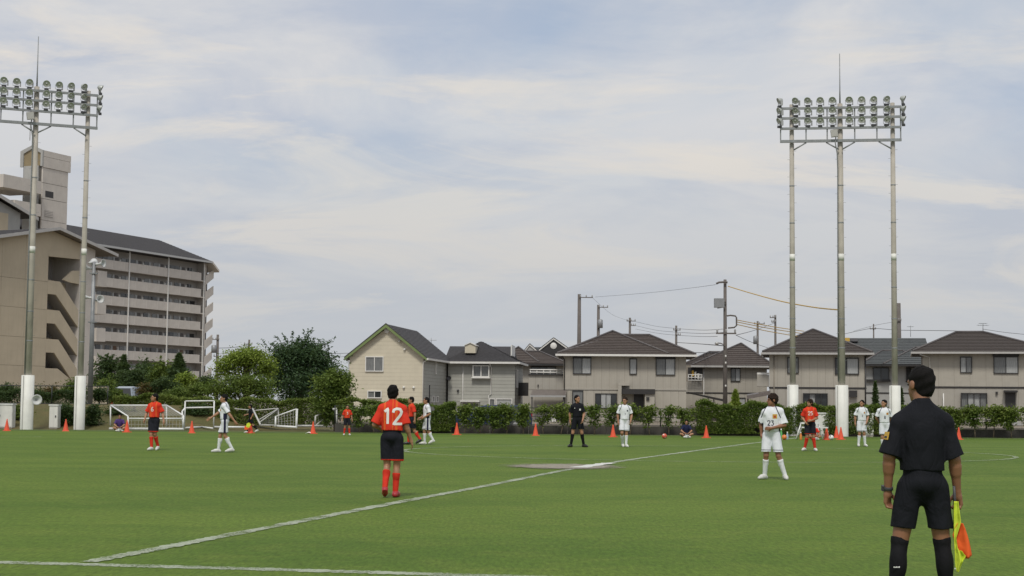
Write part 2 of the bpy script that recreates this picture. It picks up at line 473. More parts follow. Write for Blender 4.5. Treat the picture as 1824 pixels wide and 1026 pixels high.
def siding_panels(parent, x0, x1, z0, z1, y, pw, mat, proud=0.03):
    n = max(1, round((x1 - x0) / pw)); pw = (x1 - x0) / n
    me = MB().box((0.009, -proud, 0), (pw - 0.009, -0.002, z1 - z0)).mesh('wall_panel', mat)
    for i in range(n):
        o = mesh_obj('wall_panel', me, parent); o.location = (x0 + i * pw, y, z0)
def downpipe(parent, pts, mat, r=0.045): pipe('downpipe', pts, r, mat, parent, 6)
class House:
    def __init__(s, name, label, D, pxc, yaw=0.0):
        s.D, s.pxc = D, pxc
        s.base = at(pxc, 700, D); yaw = yaw or -.85 * math.atan(s.base.x / D); s.k = 1 / (math.cos(yaw) - math.sin(yaw) * s.base.x / D); s.root = empty(name, (s.base.x, D, 0), yaw)
        tag(s.root, label, 'house', 'houses beyond the fence')
    def X(s, px): return (at(px, 690, s.D).x - s.base.x) * s.k
    def Z(s, py): return at(s.pxc, py, s.D).z
    def wall(s, x0, x1, y0, y1, z1, mat, z0=-0.02, name='wall'):
        return bx(name, (x0, y0, z0), (x1, y1, z1), mat, s.root)
    def win(s, a, b, c, d, fm, glasses, y=-0.032, **kw):
        return window(s.root, s.X(a), s.Z(d), s.X(c), s.Z(b), y, fm, glasses, **kw)

# --- big beige house with brown hip roof
h = House('house', 'wide beige two-storey house with brown tiled hip roof and porch, centre of the row', 130, 1110)
X, Z = h.X, h.Z
ze = Z(631)
h.wall(X(1003), X(1222), 0, 8.6, ze, M['render_beige_core'])
siding_panels(h.root, X(1003), X(1222), Z(693), ze - 0.17, 0, 0.62, M['render_beige'])
siding_panels(h.root, X(1003), X(1222), 0, Z(695), 0, 0.62, M['render_beige'])
bx('belt_course', (X(1002), -0.09, Z(694.8)), (X(1223), -0.001, Z(692.6)), M['render_beige_alt'], h.root)
hip_roof(h.root, X(992), X(1238), -0.75, 9.3, ze, (X(1107), 4.0), (X(1159), 4.0), Z(593.5), M['tile_brown'], 13, gutter=M['trim_white'])
hip_roof(h.root, X(993.5), X(1190), -0.68, 9.6, ze + 0.02, (X(1091), 4.3), (X(1091.4), 4.35), Z(586.5), M['tile_brown'], 14, name='roof_gable')
h.win(1020, 637, 1053, 667, M['trim_dark'], ['glass_mid', 'glass_pale'])
h.win(1121, 638.5, 1134.5, 667, M['trim_dark'], ['glass_pale'])
h.win(1168, 638, 1202.5, 668, M['trim_dark'], ['glass_mid', 'glass_pale'])
h.win(1019, 696, 1039, 735, M['trim_dark'], ['glass_mid'])
h.win(1060, 701, 1099, 728, M['trim_dark'], ['glass_dark', 'glass_pale', 'glass_pale', 'glass_dark'])
for a, b in ((1020, 1053), (1168, 1202.5)):
    bx('shutter_box', (X(a) - .02, -0.24, Z(639)), (X(b) + .02, -0.033, Z(634.5)), M['trim_dark'], h.root)
p = MB().box((X(1101), -0.75, 0), (X(1107), -0.04, Z(681.5))).box((X(1101), -0.76, Z(687)), (X(1121), -0.04, Z(681.5)))
p.build('porch_pier', M['render_beige'], h.root)
bx('porch_roof', (X(1108), -1.35, Z(702)), (X(1166), -0.04, Z(693)), M['trim_dark'], h.root)
bx('porch_wall', (X(1148), -1.2, 0), (X(1165), -0.04, Z(702.2)), M['render_beige'], h.root)
d = bx('door', (X(1129), -0.12, 0), (X(1146), -0.033, Z(702.5)), M['trim_dark'], h.root)
bx('handle', (X(1132), -0.17, 0.95), (X(1132.8), -0.121, 1.35), M['alu'], d)
bx('mailbox', (X(1150.5), -1.32, Z(713)), (X(1156), -1.203, Z(707)), M['trim_dark'], h.root)
# balcony wing with awning
h.wall(X(940), X(1002.5), 0.6, 5.5, Z(668), M['render_beige_core'], name='balcony_wall')
siding_panels(h.root, X(940), X(1002.5), Z(695), Z(669), 0.6, 0.62, M['render_beige_alt'])
siding_panels(h.root, X(940), X(1002.5), 0, Z(696), 0.6, 0.62, M['render_beige_alt'])
r = MB()
for zz_ in (659.5, 664): r.tube([(X(942), .7, Z(zz_)), (X(1002), .7, Z(zz_))], 0.055, 6)
for px in (943, 955, 967, 979, 991, 1001): r.tube([(X(px), .7, Z(668)), (X(px), .7, Z(659.5))], 0.03, 6)
r.build('balcony_rail', M['trim_white'], h.root)
bx('balcony_rail_base', (X(940), 0.42, Z(669.3)), (X(1002.5), 0.566, Z(667.2)), M['trim_dark'], h.root)
a = MB().hexa([(X(946), -1.9, Z(708)), (X(1008), -1.9, Z(708)), (X(1010), -0.07, Z(700)), (X(948), -0.07, Z(700))],
              [(X(946), -1.9, Z(706.6)), (X(1008), -1.9, Z(706.6)), (X(1010), -0.07, Z(695.5)), (X(948), -0.07, Z(695.5))]).build('awning', M['awning'], h.root)
bx('awning_rail', (X(945.5), -2.0, Z(708.5)), (X(1008.5), -1.903, Z(705.5)), M['alu'], h.root)
for px in (949, 1005): pipe('awning_post', [(X(px), -1.83, 0), (X(px), -1.83, Z(708.2))], 0.05, M['trim_dark'], h.root, 6)
downpipe(h.root, [(X(1001), -0.85, Z(634)), (X(1005), -0.1, Z(642)), (X(1005), -0.1, 0)], M['trim_dark'])
bx('lawn_lamp', (X(956.5), 0.45, Z(690)), (X(958.5), 0.568, Z(686)), M['trim_dark'], h.root)

# --- cream gable house
h = House('house', 'cream gabled house with green bargeboards and charcoal roof at the left of the row', 125, 688, R(-8))
X, Z = h.X, h.Z
xl, xr, zw, zp = X(622), X(754), Z(634), Z(580)
L = 11.5
gm = MB().prism([(xl, 0, -0.02), (xr, 0, -0.02), (xr, 0, zw), ((xl + xr) / 2, 0, zp - 0.15), (xl, 0, zw)], (0, L, 0))
gm.build('wall', M['render_beige_core'], h.root)
sd_ = MB(); n = 24
for i in range(n):                                  # lap siding on the gable end, joined: each course is a few pixels tall
    z0, z1 = zp * i / n, zp * (i + 1) / n - 0.004
    def half_w(z): return (xr - xl) / 2 if z <= zw else max(0.0, (xr - xl) / 2 * (zp - 0.2 - z) / (zp - 0.2 - zw))
    w0, w1, xm = half_w(z0), half_w(z1), (xl + xr) / 2
    if w0 <= 0.02: continue
    sd_.add([(xm - w0, -.026, z0), (xm + w0, -.026, z0), (xm + w1, -.018, z1), (xm - w1, -.018, z1), (xm - w0, -.001, z0), (xm + w0, -.001, z0)],
            [(0, 1, 2, 3), (4, 5, 1, 0)])
tag(sd_.build('siding', M['cream_siding'], h.root), kind='stuff')
sd_ = MB()
for i in range(18):
    z0, z1 = zw * i / 18, zw * (i + 1) / 18 - 0.012
    sd_.add([(xr + .035, 0, z0), (xr + .035, L, z0), (xr + .018, L, z1), (xr + .018, 0, z1), (xr, 0, z0), (xr, L, z0)], [(0, 1, 2, 3), (4, 5, 1, 0)])
tag(sd_.build('siding', M['grey_siding'], h.root), kind='stuff')
rf = MB(); ov = 0.42; xm = (xl + xr) / 2
sl = (zp - zw) / ((xr - xl) / 2)
eL, eR, zeav = xl - 0.35, xr + 0.35, zw - 0.35 * sl + 0.12
roof_planes(rf, [((eL, -ov, zeav), (eL, L + ov, zeav), (xm, L + ov, zp + .12), (xm, -ov, zp + .12)),
                 ((eR, -ov, zeav), (eR, L + ov, zeav), (xm, L + ov, zp + .12), (xm, -ov, zp + .12))], 20, 0.025)
rf.build('roof', M['shingle'], h.root)
for s_, e in ((1, eL), (-1, eR)):
    b = MB().prism([(e, -ov - .03, zeav - .02), (xm, -ov - .03, zp + .10), (xm, -ov - .03, zp - .17), (e, -ov - .03, zeav - .24)], (0, 0.08, 0))
    b.build('bargeboard', M['trim_green'], h.root)
    b = MB().prism([(e, -ov + .06, zeav - .1), (xm, -ov + .06, zp + .0), (xm, -ov + .06, zp - .08), (e, -ov + .06, zeav - .18)], (0, L + 2 * ov - .1, 0))
    b.build('soffit', M['soffit'], h.root)
    b = MB().prism([(e, -ov - .05, zeav + .07), (xm, -ov - .05, zp + .19), (xm, -ov - .05, zp + .105), (e, -ov - .05, zeav - .015)], (0, 0.07, 0))
    b.build('verge_trim', M['shingle'], h.root)
bx('gutter', (eR - 0.02, -ov - .05, zeav - .16), (eR + 0.12, L + ov, zeav - 0.01), M['trim_white'], h.root)
h.win(650.5, 635, 683, 662, M['trim_white'], ['glass_mid', 'glass_mid'])
h.win(655, 696, 680.5, 709.5, M['trim_white'], ['glass_mid', 'glass_dark'])
MB().lathe([(0.0, .10), (0.2, .10), (0.26, .05), (0.26, 0)], 20, Matrix.Translation((X(688), -.03, Z(588.5))) @ Matrix.Rotation(math.pi / 2, 4, 'X')).build('gable_vent', M['trim_white'], h.root)
for px, py in ((711, 608), (720, 622.5), (737.5, 622.5), (719.5, 690), (737, 690)):
    MB().lathe([(0.0, .16), (0.07, .15), (0.1, .06), (0.1, 0)], 10, Matrix.Translation((X(px), -.03, Z(py))) @ Matrix.Rotation(math.pi / 2, 4, 'X')).build('vent_cap', M['trim_white'], h.root)
downpipe(h.root, [(eR + .03, -.3, zeav - .1), (xr - .02, -.08, zeav - .35), (xr - .02, -.08, 0)], M['trim_white'], .05)
downpipe(h.root, [(eL + .03, -.2, zeav - .1), (xl - .04, -.05, zeav - .3), (xl - .04, -.05, 0)], M['trim_white'], .05)
window(h.root, 4.6, Z(664), 4.95, Z(641), xr + .036, M['trim_white'], ['glass_dark'], face='x')
window(h.root, 3.2, Z(716), 4.2, Z(704), xr + .036, M['trim_white'], ['glass_mid'], face='x')
window(h.root, 5.0, Z(716), 6.0, Z(704), xr + .036, M['trim_white'], ['glass_mid'], face='x')
bx('meter_pipe', (xr + .04, 2.2, 0), (xr + .1, 2.28, Z(685)), M['dark_steel'], h.root)

# --- grey house with dormer
h = House('house', 'grey two-storey house with cream dormer on its charcoal hip roof, beside the cream house', 134, 846, R(-5))
X, Z = h.X, h.Z
ze = Z(644)
h.wall(X(798), X(917), 0, 8.0, ze - .1, M['render_beige_core'])
for (zb, zt) in ((0, ze - 0.12),):
    sd_ = MB(); n = 16
    for i in range(n):
        z0, z1 = zb + (zt - zb) * i / n, zb + (zt - zb) * (i + 1) / n - .012
        sd_.add([(X(798), -.035, z0), (X(917), -.035, z0), (X(917), -.018, z1), (X(798), -.018, z1), (X(798), 0, z0), (X(917), 0, z0)], [(0, 1, 2, 3), (4, 5, 1, 0)])
        sd_.add([(X(917) + .035, 0, z0), (X(917) + .035, 8, z0), (X(917) + .018, 8, z1), (X(917) + .018, 0, z1)], [(0, 1, 2, 3)])
    tag(sd_.build('siding', M['grey_siding'], h.root), kind='stuff')
hip_roof(h.root, X(793), X(924), -0.6, 8.6, ze, (X(846), 4.0), (X(848), 4.0), Z(605), M['shingle'], 18, gutter=M['trim_white'], caps=False)
g = MB()
yb = 5.2
roof_planes(g, [((X(787), 1.5, Z(641)), (X(906), 1.5, Z(641)), (X(906), yb, Z(613)), (X(787), yb, Z(613)))], 12, 0.03)
g.prism([(X(787), yb, Z(613)), (X(787), 1.5, Z(641)), (X(787), 9.0, Z(641))], (X(906) - X(787), 0, 0))
g.build('rear_roof', M['shingle'], h.root)
bx('verge_trim', (X(905.6), 1.9, Z(632)), (X(907.6), 5.3, Z(612.5)), M['trim_white'], h.root)
dm = MB().prism([(X(826), 0, Z(628.5)), (X(845), 0, Z(628.5)), (X(845), 0, Z(615)), (X(835.5), 0, Z(611)), (X(826), 0, Z(615))], (0, 2.0, 0))
dm_o = dm.build('dormer', M['cream_siding'], h.root); dm_o.location = (0, 0.55, 0)
MB().prism([(X(824.5), -.1, Z(615.6)), (X(835.5), -.1, Z(610.6)), (X(846.5), -.1, Z(615.6)), (X(846.5), -.1, Z(614.4)), (X(835.5), -.1, Z(609.2)), (X(824.5), -.1, Z(614.4))], (0, 2.3, 0)).build('dormer_roof', M['trim_white'], dm_o)
h.win(842, 650.5, 872, 672, M['trim_white'], ['glass_mid', 'glass_mid'], y=-.03, dep=.3, w=.09, sill=M['trim_white'])
bw = bx('bay_window', (X(872), -0.7, 0), (X(918), -0.04, Z(708.5)), M['pale_wall'], h.root)
for a, b, g_ in ((873, 884, 'glass_mid'), (885, 914, 'glass_pale')):
    window(bw, X(a), Z(735), X(b), Z(709.5), -0.702, M['trim_white'], [g_])
bx('door_canopy', (X(821), -0.6, Z(716)), (X(855.5), -0.04, Z(713)), M['trim_white'], h.root)
h.win(822, 717, 854, 742, M['trim_white'], ['glass_mid', 'glass_mid'])
downpipe(h.root, [(X(824.5), -.08, ze - .15), (X(824.5), -.08, 0)], M['trim_white'])
downpipe(h.root, [(X(872.5), -.6, ze - .12), (X(875), -.1, ze - .5), (X(875), -.1, Z(702)), (X(871), -.1, Z(704)), (X(871), -.1, 0)], M['trim_white'])
window(h.root, 1.0, Z(690), 1.9, Z(658), X(917) + .036, M['trim_white'], ['glass_mid'], face='x')
bx('balcony', (X(917) + .04, 3.2, Z(704)), (X(917) + 1.3, 6.6, Z(680)), M['trim_dark'], h.root)
MB().lathe([(0, .2), (.07, .18), (.1, .05), (.1, 0)], 10, Matrix.Translation((X(816), -.03, Z(696))) @ Matrix.Rotation(math.pi / 2, 4, 'X')).build('vent_cap', M['dark_steel'], h.root)
sat = MB().lathe([(0, 0), (.09, .02), (.17, .06), (.2, .10)], 14, Matrix.Translation((X(801), -.5, Z(675))) @ Matrix.Rotation(R(70), 4, 'X'))
sat.build('dish', M['dark_steel'], h.root)

# --- brown-roofed house behind, between grey and big beige house
h = House('house', 'brown-roofed house set back between the grey house and the big beige house', 152, 955)
X, Z = h.X, h.Z
h.wall(X(905), X(1006), 0, 7, Z(648), M['render_beige_alt'])
hip_roof(h.root, X(896), X(1012), -.7, 7.7, Z(648), (X(925), 3.6), (X(961), 3.6), Z(624.5), M['tile_brown'], 9, gutter=M['trim_dark'])
hip_roof(h.root, X(880), X(960), -.4, 8, Z(646), (X(922), 3.8), (X(922.4), 3.9), Z(616.5), M['tile_brown'], 9, name='roof_gable')
h.win(945, 653, 990, 672, M['trim_dark'], ['glass_dark', 'glass_dark', 'glass_mid'])
# --- white-trimmed double gable further back
h = House('house', 'pale house with two white-edged gables peeping over the brown roofs', 172, 975)
X, Z = h.X, h.Z
h.wall(X(935), X(1030), 1.2, 9, Z(624), M['pale_wall'])
for (a, b, pk, py, pe, gm_) in ((934, 957, 943, 612.5, 624.5, 'pale_wall'), (961, 1014, 985.5, 601.5, 621, 'trim_dark')):
    w = MB().prism([(X(a), 0, Z(640)), (X(b), 0, Z(640)), (X(b), 0, Z(pe)), (X(pk), 0, Z(py + 1.5)), (X(a), 0, Z(pe))], (0, 1.0, 0)).build('gable', M[gm_], h.root)
    for e in (a, b):
        sgn = -1 if e == a else 1
        MB().prism([(X(e + sgn * 1.5), -.12, Z(pe + 1.5)), (X(pk), -.12, Z(py)), (X(pk), -.12, Z(py + 3.2)), (X(e + sgn * 1.5), -.12, Z(pe + 4.5))], (0, .1, 0)).build('bargeboard', M['trim_white'], w)
        rr = MB(); roof_planes(rr, [((X(e + sgn * 2), -.2, Z(pe + 1)), (X(e + sgn * 2), 8, Z(pe + 1)), (X(pk), 8, Z(py - .6)), (X(pk), -.2, Z(py - .6)))], 8, .03)
        rr.build('roof', M['shingle_grey'], h.root)
MB().lathe([(0, .06), (.32, .06), (.36, .03), (.36, 0)], 16, Matrix.Translation((X(985.5), -.02, Z(616))) @ Matrix.Rotation(math.pi / 2, 4, 'X')).build('gable_vent', M['trim_white'], h.root)
rr = MB(); roof_planes(rr, [((X(935), .9, Z(632)), (X(1030), .9, Z(632)), (X(1026), 5, Z(615.5)), (X(952), 5, Z(615.5)))], 8, .03); rr.build('roof', M['shingle_grey'], h.root)

# --- smaller beige house behind the utility pole
h = House('house', 'smaller beige house with brown hip roof set back behind the tall utility pole', 143, 1300)
X, Z = h.X, h.Z
ze = Z(651)
h.wall(X(1221), X(1366), 0, 8, ze, M['render_beige_core'])
siding_panels(h.root, X(1252), X(1366), Z(699), ze - .17, 0, .66, M['render_beige'])
siding_panels(h.root, X(1221), X(1366), 0, Z(701), 0, .66, M['render_beige'])
siding_panels(h.root, X(1221), X(1251.5), Z(699), Z(680), 0, .66, M['render_beige_alt'])
bx('belt_course', (X(1221), -.08, Z(701)), (X(1366), -.001, Z(699)), M['trim_dark'], h.root)
hip_roof(h.root, X(1233), X(1378), -.7, 8.7, ze, (X(1321.5), 4.3), (X(1323.5), 4.3), Z(609.5), M['tile_brown'], 11, gutter=M['gutter'])
hip_roof(h.root, X(1214), X(1300), .4, 9.5, ze, (X(1264), 4.6), (X(1284), 4.6), Z(625), M['tile_dark'], 9, name='roof_gable')
h.win(1301.5, 656, 1319, 679.5, M['trim_dark'], ['glass_mid', 'glass_pale'])
h.win(1312, 708, 1328, 730, M['trim_dark'], ['glass_pale'])
bx('balcony_recess', (X(1225), -.03, Z(679)), (X(1251), .2, Z(655)), M['trim_dark'], h.root)
r = MB()
for py in (668, 673, 678): r.tube([(X(1225), -.6, Z(py)), (X(1251), -.6, Z(py))], .04, 6)
for px in (1226, 1232, 1238, 1244, 1250): r.tube([(X(px), -.6, Z(679.5)), (X(px), -.6, Z(668))], .03, 6)
r.build('balcony_rail', M['trim_white'], h.root)
for px, py, w_, c_ in ((1232, 661, 3.5, 'cable_yellow'), (1237, 663, 3, 'trim_white'), (1241.5, 666, 4, 'trim_white'), (1246, 667, 3, 'pale_wall')):
    MB().add([(X(px), -.45, Z(py)), (X(px + w_), -.5, Z(py - .6)), (X(px + w_ + .3), -.42, Z(py + 9)), (X(px + .2), -.52, Z(py + 10)), (X(px + w_ * .5), -.38, Z(py + 5))], [(0, 1, 4), (1, 2, 4), (2, 3, 4), (3, 0, 4)]).build('laundry', M[c_], h.root)
downpipe(h.root, [(X(1253.5), -.08, Z(656)), (X(1253.5), -.08, 0)], M['trim_white'])
r = MB().hexa([(X(1226), -3.2, Z(701.5)), (X(1291), -3.2, Z(716)), (X(1291), -1, Z(716)), (X(1226), -1, Z(701.5))],
              [(X(1226), -3.2, Z(699)), (X(1291), -3.2, Z(712)), (X(1291), -1, Z(712)), (X(1226), -1, Z(699))]).build('carport_roof', M['trim_dark'], h.root)
for px, py in ((1261, 709), (1271, 711), (1288, 715)): pipe('carport_post', [(X(px), -2.2, 0), (X(px), -2.2, Z(py))], .05, M['alu'], h.root, 6)

# --- beige house behind the floodlight poles
h = House('house', 'beige house with dark brown hip roof behind the three floodlight poles', 128, 1452)
X, Z = h.X, h.Z
ze = Z(628)
h.wall(X(1370), X(1542), 0, 8.6, ze, M['render_beige_core'])
siding_panels(h.root, X(1370), X(1542), Z(689.5), ze - .17, 0, .62, M['render_beige'])
siding_panels(h.root, X(1370), X(1542), 0, Z(692.5), 0, .62, M['render_beige_alt'])
bx('belt_course', (X(1369), -.08, Z(692.3)), (X(1543), -.001, Z(689.7)), M['trim_dark'], h.root)
hip_roof(h.root, X(1358), X(1553), -.8, 9.6, ze, (X(1450), 4.4), (X(1452.5), 4.4), Z(583.5), M['tile_dark'], 14, gutter=M['gutter'])
h.win(1402, 636.5, 1423, 665.5, M['trim_dark'], ['glass_mid', 'glass_mid'])
h.win(1487, 637, 1530, 667, M['trim_dark'], ['glass_dark', 'glass_pale'], w=.09)
h.win(1430, 700.5, 1474, 729, M['trim_dark'], ['glass_dark', 'glass_pale', 'glass_dark', 'glass_dark'], dep=.3)
downpipe(h.root, [(X(1378.5), -.08, Z(634)), (X(1378.5), -.08, 0)], M['render_beige_core'])
downpipe(h.root, [(X(1541), -.08, Z(634)), (X(1541), -.08, 0)], M['trim_dark'], .06)
bx('balcony', (X(1348), .5, Z(689)), (X(1369.5), 3, Z(668)), M['render_beige_alt'], h.root)
bx('balcony_rail', (X(1348), .47, Z(667.5)), (X(1369.5), .6, Z(664)), M['trim_white'], h.root)
bx('shutter_box', (X(1512), -.4, Z(707)), (X(1526), -.035, Z(695)), M['trim_dark'], h.root)
a = MB().hexa([(X(1330), -2.4, Z(712)), (X(1372), -2.4, Z(704)), (X(1372), -.3, Z(704)), (X(1330), -.3, Z(712))],
              [(X(1330), -2.4, Z(706)), (X(1372), -2.4, Z(698)), (X(1372), -.3, Z(696)), (X(1330), -.3, Z(703))]).build('carport_roof', M['awning'], h.root)
for px in (1332, 1368): pipe('carport_post', [(X(px), -2.2, 0), (X(px), -2.2, Z(708))], .06, M['trim_dark'], h.root, 6)

# --- grey-roofed house behind
h = House('house', 'grey-roofed house set back between the two dark hip-roofed beige houses', 155, 1585)
X, Z = h.X, h.Z
h.wall(X(1536), X(1652), 0, 9, Z(646), M['pale_wall'])
rr = MB(); roof_planes(rr, [((X(1496), 2.5, Z(640)), (X(1664), 2.5, Z(640)), (X(1656.5), 7, Z(597)), (X(1506), 7, Z(597)))], 14, .03)
rr.prism([(X(1506), 7, Z(597)), (X(1506), 2.6, Z(641)), (X(1506), 12, Z(641))], (X(1656.5) - X(1506), 0, 0)); rr.build('roof', M['shingle_grey'], h.root)
hip_roof(h.root, X(1534), X(1640), -.7, 8, Z(649), (X(1573), 3.2), (X(1612), 3.2), Z(623.5), M['shingle_grey'], 9, name='roof_gable', gutter=M['trim_dark'])
hip_roof(h.root, X(1573), X(1672), -1.4, 6, Z(649.5), (X(1633), 2.5), (X(1640), 2.5), Z(618), M['shingle_grey'], 9, name='roof_gable', gutter=M['trim_dark'])
h.win(1555, 655, 1584, 677, M['trim_dark'], ['glass_dark', 'glass_dark'])
bx('balcony_rail', (X(1543), -.3, Z(680)), (X(1586), -.1, Z(676)), M['trim_dark'], h.root)
h.win(1614, 654, 1632, 680, M['trim_dark'], ['glass_dark', 'glass_mid'])
bx('belt_course', (X(1536), -.06, Z(701)), (X(1652), -.001, Z(699)), M['trim_dark'], h.root)
sk = MB().hexa([(X(1517), 5.9, Z(605)), (X(1530), 5.9, Z(605)), (X(1530), 6.6, Z(599)), (X(1517), 6.6, Z(599))],
               [(X(1517), 5.7, Z(604)), (X(1530), 5.7, Z(604)), (X(1530), 6.4, Z(598)), (X(1517), 6.4, Z(598))]).build('solar_panel', M['shingle'], h.root)
bx('dish', (X(1503), 5.5, Z(604)), (X(1515), 5.7, Z(597.5)), M['cable_yellow'], h.root)

# --- right-hand house
h = House('house', 'beige house with dark hip roof at the right edge, behind the linesman', 128, 1735)
X, Z = h.X, h.Z
ze = Z(626.5)
h.wall(X(1643), X(1870), 0, 8.6, ze, M['render_beige_core'])
siding_panels(h.root, X(1643), X(1870), Z(688.5), ze - .17, 0, 1.3, M['render_beige'], .02)
siding_panels(h.root, X(1643), X(1870), 0, Z(691.5), 0, 1.3, M['render_beige_alt'], .02)
bx('belt_course', (X(1642), -.08, Z(691.3)), (X(1871), -.001, Z(688.7)), M['trim_dark'], h.root)
hip_roof(h.root, X(1625), X(1886), -.8, 9.4, ze, (X(1708), 4.2), (X(1757), 4.2), Z(588), M['tile_dark'], 13, gutter=M['gutter'])
h.win(1710.5, 635.5, 1732, 664.5, M['trim_dark'], ['glass_pale', 'glass_mid'], y=-.022)
h.win(1770, 635, 1814, 665.5, M['trim_dark'], ['glass_mid', 'glass_pale'], y=-.022)
bx('shutter_box', (X(1769), -.24, Z(635)), (X(1815), -.023, Z(631)), M['trim_dark'], h.root)
h.win(1711, 700, 1758, 731, M['trim_dark'], ['glass_mid', 'glass_pale', 'glass_pale', 'glass_mid'], y=-.022, dep=.35)
d = bx('door', (X(1790), -.14, 0.1), (X(1808), -.023, Z(697)), M['trim_dark'], h.root)
bx('door_canopy', (X(1787), -.8, Z(698.5)), (X(1811), -.023, Z(695)), M['trim_dark'], h.root)
downpipe(h.root, [(X(1638), -.75, Z(632)), (X(1656), -.08, Z(637)), (X(1656), -.08, 0)], M['trim_white'])
bx('lamp', (X(1773), -.2, Z(702)), (X(1777), -.023, Z(697.5)), M['trim_dark'], h.root)
for k in range(3): bx('door_step', (X(1786 - 3 * k), -.9 - .3 * k, -.01), (X(1812 + 3 * k), -.6 - .3 * k + .298, .3 - .1 * k), M['pale_wall'], h.root)
pipe('drain_post', [(X(1680), -.3, 0), (X(1680), -.3, Z(701))], .05, M['trim_white'], h.root)
h = House('house', 'sliver of dark roof just past the right-hand house', 150, 1850)
X, Z = h.X, h.Z
h.wall(X(1826), X(1900), 0, 8, Z(625), M['render_beige_alt'])
hip_roof(h.root, X(1806), X(1910), -.6, 8.6, Z(628), (X(1838), 4), (X(1870), 4), Z(606), M['shingle'], 9, gutter=M['gutter'])

# small things by the houses
def air_unit(px0, py0, px1, py1, D, label):
    p0, p1 = at(px0, py1, D), at(px1, py0, D)
    o = empty('air_conditioner', ((p0.x + p1.x) / 2, D, 0)); w = (p1.x - p0.x) / 2
    tag(o, label, 'air conditioner')
    bx('casing', (-w, 0, .06), (w, .32, .7), M['trim_white'], o)
    g = MB()
    for r_ in (.08, .15, .22): g.tube([(-.1 + r_ * math.cos(q), -.02, .38 + r_ * math.sin(q)) for q in np.linspace(0, 6.28, 17)], .012, 4)
    g.build('fan_grille', M['dark_steel'], o)
    for s in (-1, 1): bx('foot', (s * w * .7 - .05, 0, 0), (s * w * .7 + .05, .32, .058), M['dark_steel'], o)
air_unit(969, 744, 990, 760, 118, 'white air-conditioner unit below the balcony wing of the big beige house')
def car(name, label, loc, rz, paint, L=4.2, W=1.68, H=1.5, van=False):
    o = empty(name, loc, rz); tag(o, label, 'car')
    pm = plain(name + '_paint', paint, .25, .03, 2, metal=.3)
    pr = ([(-L/2, .3), (-L/2 + .02, .75), (-L/2 + .15, .95), (-L/2 + (.5 if van else .95), 1.02), (-L/2 + (1.0 if van else 1.6), H - .08), (-L/2 + 1.9, H),
           (L/2 - .7, H), (L/2 - .25, H - .1), (L/2 - .06, .95), (L/2, .7), (L/2, .3)])
    b = MB(); n = len(pr); V = []
    for s in (-1, 1):
        for x, z in pr:
            k = W / 2 - (max(0, z - .95) * .28)
            V.append((x, s * k, z))
    F = [(i, (i + 1) % n, (i + 1) % n + n, i + n) for i in range(n)] + [tuple(range(n)), tuple(range(2 * n - 1, n - 1, -1))]
    b.add(V, F).build('body', pm, o)
    def side(x0, x1, xt0, xt1, z0, z1, s):
        k0, k1 = W/2 - max(0, z0 - .95)*.28 + .008, W/2 - max(0, z1 - .95)*.28 + .008
        MB().add([(x0, s*k0, z0), (x1, s*k0, z0), (xt1, s*k1, z1), (xt0, s*k1, z1)], [(0, 1, 2, 3)]).build('side_window', M['glass_dark'], o)
    for s in (-1, 1):
        side(-L/2 + 1.25, .1, -L/2 + 1.75, .1, 1.0, H - .12, s); side(.2, L/2 - .5, .2, L/2 - .75, 1.0, H - .12, s)
    xr0, zr0, xr1, zr1 = L/2 - .06, .95, L/2 - .25, H - .1
    k0, k1 = W/2 - .1, W/2 - .28
    MB().add([(xr0 + .012, -k0, zr0 + .03), (xr0 + .012, k0, zr0 + .03), (xr1 + .02, k1, zr1 - .03), (xr1 + .02, -k1, zr1 - .03)], [(0, 1, 2, 3)]).build('rear_window', M['glass_dark'], o)
    xa, xb = (-L/2 + (.5 if van else .95), -L/2 + (1.0 if van else 1.6))
    MB().add([(xa - .012, -k0, 1.04), (xa - .012, k0, 1.04), (xb - .012, k1, H - .1), (xb - .012, -k1, H - .1)], [(0, 1, 2, 3)]).build('windscreen', M['glass_dark'], o)
    red = plain(name + '_lamp', (.4, .02, .02), .2)
    for s in (-1, 1):
        bx('tail_lamp', (L/2 - .05, s*(W/2 - .22), .72), (L/2 + .012, s*(W/2 - .03), .92), red, o)
        bx('headlight', (-L/2 - .01, s*(W/2 - .4), .62), (-L/2 + .06, s*(W/2 - .05), .78), M['lamp_glass'], o)
        for x in (-L/2 + .8, L/2 - .8):
            w = MB().lathe([(.0, .1), (.2, .1), (.3, .09), (.31, 0), (.3, -.09), (0, -.09)], 18, Matrix.Translation((x, s*(W/2 - .08), .31)) @ Matrix.Rotation(math.pi/2, 4, 'X')).build('wheel', M['cable'], o)
            MB().lathe([(.0, .012), (.17, .006), (.19, 0)], 14, Matrix.Translation((x, s*(W/2 + .022), .31)) @ Matrix.Rotation(-s*math.pi/2, 4, 'X')).build('hub_cap', M['alu'], w)
    return o
p = at(240, 712, 104)
car('minivan', 'pale blue-grey minivan parked among the trees below the apartment block', (p.x, 104, .45), R(-105), (.32, .37, .42), 3.6, 1.6, 1.85, True)
p = at(872, 745, 80)
car('parked_car', 'dark blue car half hidden behind the shrubs before the grey house', (p.x, 80, 0), R(4), (.035, .05, .10), 4.2, 1.65, 1.34)
